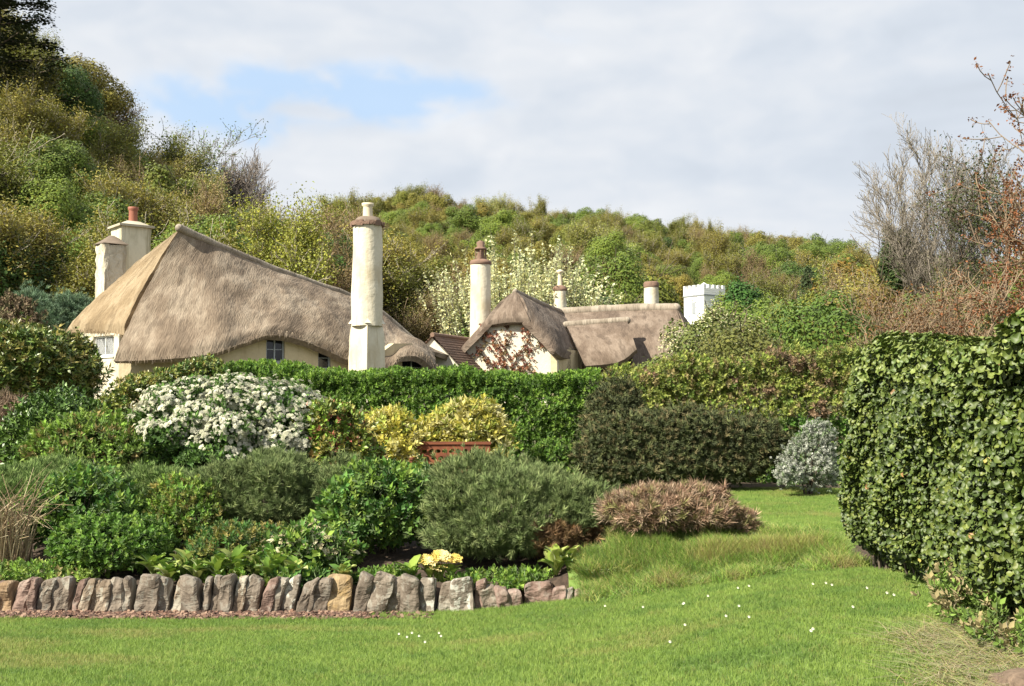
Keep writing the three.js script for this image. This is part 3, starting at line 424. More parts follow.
// ---------------------------------------------------------------- plants of the garden
function leafInto(b, p, dir, side, len, wid, fold, c) { // one folded leaf blade: base, two shoulders, tip and midrib
  const up = V().crossVectors(side, dir).normalize(), m = p.clone().addScaledVector(dir, len * 0.45).addScaledVector(up, -fold * wid), t = p.clone().addScaledVector(dir, len).addScaledVector(up, -fold * len * 0.35);
  const l = p.clone().addScaledVector(dir, len * 0.42).addScaledVector(side, wid / 2), r = p.clone().addScaledVector(dir, len * 0.42).addScaledVector(side, -wid / 2);
  const f = (v) => b.vert(v.x, v.y, v.z, c), P = f(p), Mi = f(m), T = f(t), L = f(l), R = f(r);
  b.tri(P, L, Mi); b.tri(Mi, L, T); b.tri(P, Mi, R); b.tri(Mi, T, R);
}
function sprig(seed, { n = 8, len = 0.06, wid = 0.03, stem = 0.08, out = 0.9, fold = 0.15, vary = 0.25 }) {
  const r = rng(seed), b = new Build();
  for (let k = 0; k < n; k++) {
    const a = k * 2.4 + r(), t = (k + 0.5) / n, o = out * lerp(1.15, 0.45, t) * (0.8 + 0.4 * r()), dir = V(Math.sin(o) * Math.cos(a), Math.cos(o), Math.sin(o) * Math.sin(a)), side = V().crossVectors(dir, YUP).normalize().applyAxisAngle(dir, (r() - 0.5) * 1.1), q = 1 - vary + 2 * vary * r();
    leafInto(b, V(0, stem * (t - 0.5), 0), dir, side, len * (0.75 + 0.5 * r()), wid * (0.8 + 0.4 * r()), fold, [q, q, q]);
  }
  return b.geo();
}
function plume(seed, n, l0, l1, w, out) { // fine needle shoot
  const r = rng(seed), b = new Build();
  for (let k = 0; k < n; k++) { const a = r() * 6.283, o = out * Math.sqrt(r()), l = lerp(l0, l1, r()), y = (r() - 0.4) * l1 * 0.5, dx = Math.sin(o) * Math.cos(a), dz = Math.sin(o) * Math.sin(a), dy = Math.cos(o), s = r() * 6.283, sx = Math.cos(s) * w / 2, sz = Math.sin(s) * w / 2, q = 0.7 + 0.6 * r(), c = [q, q, q]; const A = b.vert(-sx, y, -sz, c), B = b.vert(sx, y, sz, c), C = b.vert(dx * l * 0.6 + sx, y + dy * l * 0.6, dz * l * 0.6 + sz, c), E = b.vert(dx * l * 0.6 - sx, y + dy * l * 0.6, dz * l * 0.6 - sz, c); b.quad(A, B, C, E); b.tri(E, C, b.vert(dx * l, y + dy * l, dz * l, c)); }
  return b.geo();
}
function corymb(seed, n, R, fl) { // flat head of small five-petalled flowers
  const r = rng(seed), b = new Build();
  for (let k = 0; k < n; k++) { const a = k * 2.4, d = R * Math.sqrt((k + 0.5) / n), y = 0.35 * R * (1 - (d / R) ** 2) + 0.01 * r(), cx = d * Math.cos(a), cz = d * Math.sin(a), q = 0.88 + 0.16 * r(), c = [q, q, q * 0.97], o = b.vert(cx, y - fl * 0.25, cz, c), ph = r() * 6; let first = -1, pr = -1; for (let m = 0; m < 5; m++) { const A = ph + m * 1.2566, B = A + 0.5, C = A - 0.5, v1 = b.vert(cx + fl * 0.8 * Math.cos(C), y + (r() - 0.5) * fl * 0.5, cz + fl * 0.8 * Math.sin(C), c), v2 = b.vert(cx + fl * Math.cos(A), y + (r() - 0.5) * fl * 0.8, cz + fl * Math.sin(A), c), v3 = b.vert(cx + fl * 0.8 * Math.cos(B), y + (r() - 0.5) * fl * 0.5, cz + fl * 0.8 * Math.sin(B), c); b.tri(o, v1, v2); b.tri(o, v2, v3); } }
  return b.geo();
}
const SPRIG = {
  tiny: sprig(31, { n: 14, len: 0.024, wid: 0.012, stem: 0.10, out: 1.0 }),
  small: sprig(32, { n: 10, len: 0.048, wid: 0.024, stem: 0.09, out: 1.0 }),
  med: sprig(33, { n: 8, len: 0.072, wid: 0.036, stem: 0.09, out: 1.05 }),
  round: sprig(34, { n: 9, len: 0.04, wid: 0.035, stem: 0.06, out: 1.1, fold: 0.08 }),
  big: sprig(35, { n: 7, len: 0.11, wid: 0.045, stem: 0.05, out: 1.2 }),
  needle: plume(36, 32, 0.04, 0.09, 0.0042, 0.8),
  fine: plume(37, 20, 0.03, 0.075, 0.009, 1.1),
  dead: plume(38, 20, 0.03, 0.10, 0.005, 1.0),
};
const LEAF = leafMat(0.32, { vertexColors: true }), GLOSS = glossLeaf(0.42, { vertexColors: true }), NEED = glossLeaf(0.85, { vertexColors: true }), PETAL = leafMat(0.25, { vertexColors: true });
const woodMat = std({ map: tex(128, 256, 0.3, 1, (u, v) => mix3([0.05, 0.038, 0.027], [0.17, 0.135, 0.10], pfb(u, v, 10, 4, 4))), roughness: 1 });
const qUp = (n, r) => new THREE.Quaternion().setFromUnitVectors(YUP, n).multiply(tq2.setFromAxisAngle(YUP, r() * 6.283));
const tint = (pal, r) => { const a = pal[Math.floor(r() * pal.length)], k = (0.74 + 0.52 * r()) * (Math.max(...a) < 0.3 ? 1.45 : 0.95); return lin(a[0] * k, a[1] * k, a[2] * k); };
// points over a bushy dome made of many rounded lobes, standing on the ground
function dome(seed, n, rx, h, rz, { amp = 0.2, depth = 0.3, low = -0.97, flat = 0.42, tilt = 0.45, lobes = 16 } = {}) {
  const r = rng(seed), out = [], L = [];
  for (let k = 0; k < lobes; k++) { const y = lerp(-0.45, 0.97, (k + 0.5) / lobes), a = k * 2.4 + (r() - 0.5) * 0.7, s = Math.sqrt(1 - y * y), rad = (0.30 + 0.16 * r()) * Math.min(1.15, Math.sqrt(18 / lobes)), reach = 1 + amp * (r() * 2 - 1.15) - rad; L.push({ c: V(s * Math.cos(a) * reach, y * reach, s * Math.sin(a) * reach), rad }); }
  L.push({ c: V(0, 0, 0), rad: 0.74 });
  const W = L.map((l) => l.rad * l.rad), tot = W.reduce((p, q) => p + q, 0), d = V(), q = V();
  let guard = 0;
  while (out.length < n && guard++ < n * 12) {
    let w = r() * tot, i = 0; while ((w -= W[i]) > 0 && i < L.length - 1) i++;
    const y = lerp(-1, 1, r()), a = r() * 6.283, s = Math.sqrt(1 - y * y); d.set(s * Math.cos(a), y, s * Math.sin(a));
    const k = (1 + 0.22 * NOISE.noise(d.x * 3 + i * 7 + seed, d.y * 3, d.z * 3)) * (1 - depth * Math.pow(r(), 1.7)) + (r() < 0.1 ? 0.4 * r() : 0);
    q.copy(L[i].c).addScaledVector(d, L[i].rad * k);
    if (q.y < low || L.some((l, j) => j !== i && q.distanceTo(l.c) < l.rad * 0.8)) continue;
    const p = V(q.x * rx, h * flat + q.y * h * (q.y > 0 ? 1 - flat : flat), q.z * rz);
    if (p.y < 0.02) continue;
    const nrm = V(d.x / rx, d.y / h, d.z / rz).normalize().lerp(V(q.x, q.y, q.z).normalize(), 0.3).lerp(YUP, tilt).add(V(r() - 0.5, r() - 0.5, r() - 0.5).multiplyScalar(0.9)).normalize();
    out.push({ p, n: nrm, d: q.clone() });
  }
  return out;
}
function stems(parent, seed, rx, h, rz, k = 7, mat = woodMat, rad = 0.018) { const r = rng(seed), b = new Build(); for (let i = 0; i < k; i++) { const a = i / k * 6.283 + r(), q = V(Math.cos(a) * rx * 0.6 * r(), h * (0.5 + 0.3 * r()), Math.sin(a) * rz * 0.6 * r()), p0 = V(q.x * 0.15, -0.05, q.z * 0.15), m = p0.clone().lerp(q, 0.5).add(V((r() - 0.5) * 0.2 * rx, 0.1 * h, (r() - 0.5) * 0.2 * rz)); frustum(b, p0, m, rad, rad * 0.7, 5); frustum(b, m, q, rad * 0.7, rad * 0.3, 4); } const s = part('stems', b.geo(), mat, parent); s.userData.kind = 'stuff'; return s; }
let bushSeed = 100;
// name, label, bearing, width, top (as seen), distance, [sprig, palette, per m2, material], options
function bush(name, label, px, wpx, top, D, sp, pal, dens, mat, o = {}) {
  const seed = bushSeed += 13, r = rng(seed), x = xAt(px, D), base = gy(x, -D) - 0.02 + (o.lift ?? 0), rx = wpx * (o.grow ?? 1.06) / FOCAL * D / 2, h = at(px, top, D).y - base, rz = o.rz ?? rx * (o.deep ?? 0.85);
  const g = thing(name, label, o.category ?? 'shrub', V(x, base, -D), o.group);
  const area = 2 * Math.PI * Math.sqrt(rx * rz) * (h * 0.75 + 0.25 * rx), n = Math.round(area * dens);
  scatter('foliage', SPRIG[sp], mat, dome(seed, n, rx, h, rz, o).map((q) => ({ p: q.p, q: qUp(q.n, r), s: (o.size ?? 1) * (0.7 + 0.6 * r()), c: tint(o.pick ? o.pick(q, r) ?? pal : pal, r) })), g);
  if (o.stems !== 0) stems(g, seed + 1, rx, h, rz, o.stems ?? 8, o.wood ?? woodMat, o.rad);
  g.userData.size = undefined; delete g.userData.size;
  return { g, rx, h, rz, seed, r };
}
const PG = { dark: [[0.022, 0.062, 0.012], [0.032, 0.085, 0.016], [0.045, 0.10, 0.02], [0.03, 0.055, 0.014]], mid: [[0.068, 0.13, 0.018], [0.088, 0.16, 0.022], [0.056, 0.105, 0.02], [0.11, 0.17, 0.03]], lime: [[0.14, 0.23, 0.03], [0.10, 0.19, 0.025], [0.19, 0.27, 0.045], [0.07, 0.15, 0.02]], olive: [[0.085, 0.105, 0.022], [0.11, 0.125, 0.03], [0.06, 0.085, 0.018], [0.13, 0.12, 0.035]], emerald: [[0.05, 0.115, 0.014], [0.07, 0.148, 0.02], [0.04, 0.09, 0.012], [0.095, 0.165, 0.025]], heath: [[0.082, 0.118, 0.046], [0.066, 0.098, 0.037], [0.105, 0.137, 0.058], [0.055, 0.08, 0.03]], heathG: [[0.062, 0.105, 0.03], [0.08, 0.128, 0.038], [0.05, 0.085, 0.024], [0.095, 0.14, 0.048]], yew: [[0.030, 0.040, 0.016], [0.042, 0.052, 0.020], [0.024, 0.032, 0.014], [0.058, 0.054, 0.026]], yellow: [[0.60, 0.54, 0.11], [0.52, 0.48, 0.08], [0.66, 0.61, 0.22], [0.34, 0.39, 0.07], [0.68, 0.64, 0.32]], brown: [[0.17, 0.115, 0.085], [0.23, 0.165, 0.125], [0.11, 0.08, 0.05], [0.27, 0.22, 0.17], [0.13, 0.135, 0.055]], silver: [[0.40, 0.42, 0.35], [0.28, 0.31, 0.24], [0.50, 0.51, 0.45], [0.15, 0.19, 0.11]], straw: [[0.40, 0.31, 0.18], [0.30, 0.22, 0.13], [0.22, 0.15, 0.09], [0.46, 0.38, 0.24]], white: [[0.68, 0.67, 0.53], [0.62, 0.62, 0.46], [0.72, 0.71, 0.60]] };
for (const [k, f] of [['dark', 1.5], ['mid', 1.25], ['olive', 1.35], ['heath', 1.4], ['heathG', 1.45], ['yew', 1.6], ['emerald', 1.15], ['brown', 1.1]]) PG[k] = PG[k].map((c) => [c[0] * f * 1.08, c[1] * f, c[2] * f * 0.9]);

// --- front of the raised bed
bush('emerald_shrub', 'low dense mound of bright emerald leaves just above the stone edging', 117, 116, 514, 11.75, 'round', PG.emerald, 800, LEAF, { amp: 0.07, depth: 0.16, deep: 0.8 });
bush('heath_shrub', 'flat-topped soft green heath at the far left behind the dead stems', 45, 190, 463, 13.9, 'needle', PG.heathG, 900, NEED, { amp: 0.12 });
bush('leafy_shrub', 'dark leafy shrub right behind the emerald mound', 84, 112, 474, 12.75, 'med', [...PG.mid, ...PG.dark], 330, LEAF, { amp: 0.22 });
bush('heath_shrub', 'small dark heath between leafy shrub and lime-tipped shrub', 163, 76, 462, 13.6, 'needle', PG.heathG, 900, NEED, { amp: 0.18 });
bush('lime_tipped_shrub', 'olive shrub with lime and bronze tips in front of the grey heath', 194, 82, 472, 12.8, 'small', [...PG.lime, ...PG.olive, ...PG.mid], 560, LEAF, { amp: 0.25, depth: 0.4 });
bush('heath_shrub', 'broad grey-green heath below the white-flowering shrub', 268, 140, 450, 13.3, 'needle', PG.heath, 950, NEED, { amp: 0.2, freq: 3 });
bush('heath_shrub', 'grey-green heath close left of the dark leafy shrub', 345, 76, 460, 13.1, 'needle', PG.heath, 950, NEED, { amp: 0.18, freq: 3 });
bush('leafy_shrub', 'dark green leafy shrub left of the big heath dome', 388, 118, 457, 12.5, 'med', [...PG.dark, ...PG.mid], 350, LEAF, { amp: 0.2 });
bush('twiggy_shrub', 'low dark twiggy shrub under the broad grey-green heath', 246, 110, 522, 12.1, 'small', [...PG.dark, ...PG.olive], 480, LEAF, { amp: 0.25, depth: 0.45 });
bush('heath_dome', 'big rounded heath dome, rusty brown inside at its right', 512, 190, 455, 12.3, 'needle', PG.heath, 1150, NEED, { amp: 0.2, freq: 3.1, depth: 0.25, flat: 0.34, lobes: 14, rad: 0.03, stems: 16, pick: (q, r) => (q.d.y < 0.05 + 0.25 * NOISE.noise(q.d.x * 5, q.d.y * 5, q.d.z * 5) && q.d.x > 0.2) ? [[0.14, 0.08, 0.035], [0.10, 0.06, 0.03], [0.17, 0.11, 0.05]] : null });
bush('brown_heather', 'pinkish-brown spent heather on the grass bank', 664, 122, 485, 11.45, 'dead', PG.brown, 1500, NEED, { amp: 0.17, depth: 0.5, freq: 2.5, deep: 0.7, flat: 0.5 });
bush('brown_heather', 'small low tuft of spent heather sticking out at the bank', 728, 48, 506, 11.45, 'dead', PG.brown, 1000, NEED, { amp: 0.3, depth: 0.5, deep: 0.5 });
{ const s = bush('cream_flowering_shrub', 'small shrub with cream blossom above the yellowish stone', 316, 92, 527, 11.75, 'med', [...PG.mid, ...PG.dark], 300, LEAF, { amp: 0.2, category: 'shrub' }); SPRIG.cream = corymb(51, 9, 0.035, 0.018); scatter('blossom', SPRIG.cream, PETAL, dome(s.seed, 150, s.rx * 1.03, s.h * 1.03, s.rz, { amp: 0.2, low: 0.0, tilt: 0.5, depth: 0.06 }).map((q) => ({ p: q.p, q: qUp(q.n, s.r), s: 0.7 + 0.5 * s.r(), c: tint([[0.70, 0.66, 0.45], [0.62, 0.55, 0.34]], s.r) })), s.g); }
// ground cover along the top of the stones
for (const [lab, px, w, top, D, pal, sp, am] of [
  ['low lime and straw-coloured ground cover at the far left of the bed', 30, 130, 562, 11.35, [...PG.lime, [0.24, 0.20, 0.08], ...PG.mid], 'small', 0.35],
  ['low olive ground cover right of the emerald mound', 208, 74, 560, 11.5, [...PG.lime, ...PG.mid], 'small', 0.3],
  ['low yellow-green ground cover beneath the cream blossom', 262, 70, 566, 11.3, [...PG.lime, ...PG.olive], 'small', 0.3],
  ['dark trailing ground cover hanging over the grey stones', 312, 74, 572, 11.2, [...PG.mid, ...PG.dark], 'med', 0.3],
  ['low green ground cover between blossom and yellow primulas', 385, 70, 571, 11.3, [...PG.mid, ...PG.lime], 'small', 0.3],
  ['lime creeping ground cover right of the yellow primulas', 495, 80, 573, 11.25, [...PG.lime, ...PG.mid], 'small', 0.3],
  ['dark creeping ground cover above the pointed stones', 526, 46, 574, 11.3, PG.mid, 'med', 0.3],
]) bush('ground_cover', lab, px, w, top, D, sp, pal, 420, LEAF, { amp: am, rz: 0.28, depth: 0.5, stems: 0, category: 'ground cover', lift: -0.03 });
// --- middle and back of the garden
bush('yellow_green_shrub', 'rounded yellow-green shrub left of the white-flowering shrub', 100, 132, 406, 16.2, 'med', [...PG.mid, [0.10, 0.16, 0.025], [0.12, 0.17, 0.03], [0.15, 0.12, 0.04]], 360, LEAF, { amp: 0.2 });
bush('holly_shrub', 'glossy dark green shrub below the left overhanging shrub', 62, 112, 388, 17.2, 'med', [[0.05, 0.095, 0.017], [0.07, 0.12, 0.02], [0.04, 0.075, 0.014]], 420, GLOSS, { amp: 0.14 });
bush('brown_thicket', 'tangle of bare brown twigs at the far left edge', 0, 80, 396, 17.6, 'dead', [[0.16, 0.11, 0.075], [0.21, 0.15, 0.10], [0.11, 0.08, 0.05]], 600, NEED, { amp: 0.2, size: 1.8, depth: 0.6, category: 'thicket' });
{ const s = bush('white_flowering_shrub', 'large rounded shrub smothered in white blossom below the cottage', 234, 218, 376, 17.2, 'med', [[0.06, 0.125, 0.02], [0.085, 0.16, 0.03], [0.045, 0.095, 0.018]], 360, LEAF, { amp: 0.06, flat: 0.45, lobes: 60 });
  SPRIG.white = corymb(52, 12, 0.042, 0.019);
  scatter('blossom', SPRIG.white, PETAL, dome(s.seed, 17000, s.rx * 1.025, s.h * 1.025, s.rz * 1.02, { amp: 0.06, lobes: 60, low: -0.35, flat: 0.45, tilt: 0.3, depth: 0.1 }).filter((q) => { const m = NOISE.noise(q.d.x * 3, q.d.y * 3, q.d.z * 3 + 4); return q.d.y * 1.2 + q.d.x * 0.55 + m * 0.6 > -0.02 || (q.d.y > 0.1 && s.r() < 0.12); }).map((q) => ({ p: q.p, q: qUp(q.n, s.r), s: 0.45 + 0.5 * s.r(), c: tint(PG.white, s.r) })), s.g); }
bush('red_tipped_shrub', 'bronze and green shrub with red young leaves right of the white blossom', 335, 80, 400, 16.6, 'med', [...PG.olive, ...PG.mid, [0.20, 0.07, 0.045], [0.16, 0.10, 0.03], [0.13, 0.13, 0.03]], 400, GLOSS, { amp: 0.22 });
bush('variegated_shrub', 'left golden variegated shrub, beside the red-tipped shrub', 396, 80, 403, 18.4, 'med', PG.yellow, 300, LEAF, { amp: 0.25, size: 1.25, depth: 0.35 });
bush('variegated_shrub', 'right golden variegated shrub, directly behind the rusty bench', 464, 84, 397, 18.7, 'big', PG.yellow, 230, LEAF, { amp: 0.22, depth: 0.35 });
bush('small_green_shrub', 'fresh green small-leaved shrub left of the dark spreading shrub', 556, 62, 438, 19.5, 'round', [...PG.emerald, ...PG.mid], 480, LEAF, { amp: 0.14 });
bush('dark_spreading_shrub', 'wide low blackish-green shrub at the back of the upper lawn', 680, 186, 405, 19.3, 'fine', PG.yew, 1500, NEED, { amp: 0.24, depth: 0.28, flat: 0.34, lobes: 13, size: 1.2, deep: 0.5 });
bush('dark_upright_shrub', 'upright blackish-green shrub at left of the spreading dark one', 612, 66, 372, 19.9, 'fine', PG.yew, 1500, NEED, { amp: 0.26, flat: 0.5, depth: 0.3, lobes: 11, size: 1.2 });
bush('silver_shrub', 'silvery grey-leaved shrub on the lawn beside the ivy hedge', 806, 66, 424, 18.4, 'round', PG.silver, 480, LEAF, { amp: 0.5, depth: 0.55, lobes: 9, size: 0.85, flat: 0.42 });
bush('overhanging_shrub', 'broad dark evergreen shrub with a shadowed hollow beneath, far left', 18, 150, 318, 23.5, 'big', [...PG.olive, [0.06, 0.105, 0.02], [0.085, 0.135, 0.025], [0.12, 0.15, 0.03]], 240, GLOSS, { amp: 0.16, flat: 0.62, low: -0.45, deep: 0.8, stems: 12, rad: 0.05 });
bush('silvery_willow_shrub', 'blue-grey feathery bush behind the shrubs left of the golden thatch', 45, 110, 290, 57, 'needle', [[0.10, 0.16, 0.09], [0.13, 0.19, 0.12], [0.08, 0.12, 0.06]], 150, NEED, { amp: 0.2, size: 3, rz: 2 });
bush('brown_hedge_shrub', 'brownish low bush at the left edge above the evergreen shrub', 8, 100, 303, 40, 'small', [[0.11, 0.08, 0.045], [0.08, 0.075, 0.03], [0.14, 0.10, 0.06]], 200, NEED, { amp: 0.2, size: 2.4, rz: 2 });

// clipped hedges: points over a long uneven block
function hedge(name, label, pts, thick, sp, pal, dens, mat, o = {}) { // pts: [bearing, top, distance]
  const seed = bushSeed += 13, r = rng(seed), P = o.raw ?? pts.map(([px, top, D]) => ({ x: xAt(px, D), z: -D, y: at(px, top, D).y })), O = P[0], base0 = gy(O.x, O.z), g = thing(name, label, 'hedge', V(O.x, base0, O.z)), list = [];
  for (let s = 0; s < P.length - 1; s++) {
    const a = P[s], b = P[s + 1], L = Math.hypot(b.x - a.x, b.z - a.z), ux = (b.x - a.x) / L, uz = (b.z - a.z) / L, nx = -uz * (o.flip ?? 1), nz = ux * (o.flip ?? 1);
    const H = (a.y + b.y) / 2 - base0, n = Math.round(L * (H * 1.25 + thick) * dens);
    for (let k = 0; k < n; k++) {
      const t = r(), X = lerp(a.x, b.x, t), Z = lerp(a.z, b.z, t), gyl = gy(X, Z), top = lerp(a.y, b.y, t), h = top - gyl, q = r() * (h * 1.25 + thick), lump = (o.amp ?? 0.16) * fbm(X * 1.3 + seed, q * 1.1, Z * 1.3, 3) * 1.7;
      let p, nn, dep = (o.depth ?? 0.3) * Math.pow(r(), 1.7);
      if (q < h) { const round = sm(0.75, 1, q / h) * 0.22 + (o.under ? sm(o.under, 0, q) * 0.3 : 0); p = V(X + nx * (thick / 2 + lump - dep - round), gyl + q + 0.06 * NOISE.noise(X * 2, q, 1), Z + nz * (thick / 2 + lump - dep - round)); nn = V(nx, 0.35, nz); }
      else if (q < h + thick) { const w = (q - h) / thick - 0.5; p = V(X + nx * w * thick, top + lump * 0.9 - dep - 0.25 * Math.abs(w) ** 2, Z + nz * w * thick); nn = V(nx * w, 1, nz * w); }
      else { const v = (q - h - thick) / (0.25 * h) * h; p = V(X - nx * (thick / 2 - dep), gyl + v, Z - nz * (thick / 2 - dep)); nn = V(-nx, 0.4, -nz); }
      nn.add(V(r() - 0.5, r() - 0.5, r() - 0.5)).normalize();
      list.push({ p: p.sub(g.position), q: qUp(nn, r), s: (o.size ?? 1) * (0.7 + 0.6 * r()), c: tint(o.pick ? o.pick(p, q / h, r) ?? pal : pal, r) });
    }
  }
  if (!o.own) scatter('foliage', SPRIG[sp], mat, list, g);
  const b = new Build(); for (let s = 0; s < P.length - 1; s++) { const a = P[s], c = P[s + 1], L = Math.hypot(c.x - a.x, c.z - a.z); for (let k = 0; k < L * 5; k++) { const t = r(), X = lerp(a.x, c.x, t) - g.position.x, Z = lerp(a.z, c.z, t) - g.position.z + (r() - 0.5) * thick * 0.5, gb = gy(X + g.position.x, Z + g.position.z) - base0 - 0.05, h = lerp(a.y, c.y, t) - base0; frustum(b, V(X, gb, Z), V(X + (r() - 0.5) * 0.5, h * 0.8, Z + (r() - 0.5) * 0.4), 0.02, 0.006, 4); } }
  part('stems', b.geo(), woodMat, g).userData.kind = 'stuff';
  return { g, list };
}
hedge('leafy_hedge', 'long fresh green hedge running in front of both cottages', [[212, 372, 21.4], [250, 364, 21.4], [290, 368, 21.4], [350, 375, 21.4], [410, 371, 21.4], [460, 374, 21.4], [520, 378, 21.4], [600, 374, 21.4]], 1.3, 'small', [[0.085, 0.165, 0.018], [0.12, 0.21, 0.025], [0.065, 0.13, 0.016], [0.14, 0.22, 0.03]], 620, LEAF, { amp: 0.2, size: 1.3 });
hedge('bronze_hedge', 'olive and bronze hedge below the left end of the thatch', [[96, 404, 20.6], [125, 384, 20.8], [160, 372, 21], [205, 367, 21.2], [232, 370, 21.3]], 1.2, 'med', [...PG.olive, [0.06, 0.11, 0.02], [0.085, 0.125, 0.025], [0.05, 0.09, 0.018]], 300, GLOSS, { amp: 0.3 });
hedge('yellow_green_hedge', 'shaggy yellow-green hedge with bare brown twigs, back of the upper lawn', [[596, 382, 21.6], [640, 368, 21.6], [690, 362, 21.6], [740, 360, 21.6], [790, 352, 21.5], [840, 350, 21.4], [900, 350, 21.3]], 1.4, 'med', [[0.17, 0.20, 0.035], [0.13, 0.165, 0.028], [0.20, 0.22, 0.05], [0.085, 0.13, 0.02], [0.16, 0.13, 0.05]], 330, LEAF, { amp: 0.36, depth: 0.5, pick: (p, v, r) => v < 0.5 ? [[0.075, 0.16, 0.02], [0.10, 0.19, 0.03], [0.05, 0.11, 0.016], [0.13, 0.19, 0.04]] : (NOISE.noise(p.x * 1.3, p.y * 2, 3.1) > 0.32 ? [[0.13, 0.085, 0.05], [0.18, 0.12, 0.07], [0.10, 0.10, 0.03]] : null) });

{ // rusty openwork bench
  const D = 17.9, x0 = xAt(411, D), x1 = xAt(490, D), base = gy((x0 + x1) / 2, -D), w = x1 - x0, b = thing('metal_bench', 'rust-red metal bench with an openwork back beneath the golden shrubs', 'bench', V((x0 + x1) / 2, base, -D));
  const rust = std({ roughness: 0.8, map: tex(256, 256, 1, 1, (u, v) => { const n = pfb(u, v, 8, 8, 5); return mix3([0.09, 0.025, 0.013], [0.24, 0.075, 0.03], clamp(n * 1.6 - 0.3, 0, 1)); }) }), top = at(450, 443.5, D).y - base;
  // back panel cut with rows of leaf-shaped openings
  const s = new THREE.Shape(); s.moveTo(-w / 2, 0.42); s.lineTo(w / 2, 0.42); s.lineTo(w / 2, top); s.lineTo(-w / 2, top); s.closePath(); const r = rng(3);
  for (let j = 0; j < 3; j++) for (let i = 0; i < 10; i++) { const cx = -w / 2 + 0.1 + (i + (j % 2) * 0.4) * (w - 0.18) / 10, cy = 0.50 + j * (top - 0.60) / 2.3 + 0.01 * r(), a = (r() - 0.5) * 1.6, e = new THREE.Path(); e.absellipse(cx, cy, 0.046, 0.03, 0, Math.PI * 2, true, a); s.holes.push(e); }
  part('back_panel', new THREE.ExtrudeGeometry(s, { depth: 0.012, bevelEnabled: false, curveSegments: 8 }), rust, b).position.z = -0.2;
  part('top_rail', bar(w + 0.03, 0.045, 0.05, 0, top, -0.19), rust, b);
  for (let k = 0; k < 6; k++) part('seat_slat', bar(w - 0.04, 0.02, 0.06, 0, 0.43, -0.14 + k * 0.075), rust, b);
  for (const sx of [-1, 1]) { part('leg', bar(0.05, 0.45, 0.05, sx * (w / 2 - 0.03), 0.22, 0.24), rust, b); part('leg', bar(0.05, top - 0.03, 0.045, sx * (w / 2 - 0.03), top / 2 - 0.02, -0.225), rust, b); part('armrest', bar(0.05, 0.03, 0.5, sx * (w / 2 - 0.03), 0.64, 0.02), rust, b); part('arm_post', bar(0.04, 0.17, 0.04, sx * (w / 2 - 0.03), 0.54, 0.24), rust, b); }
}
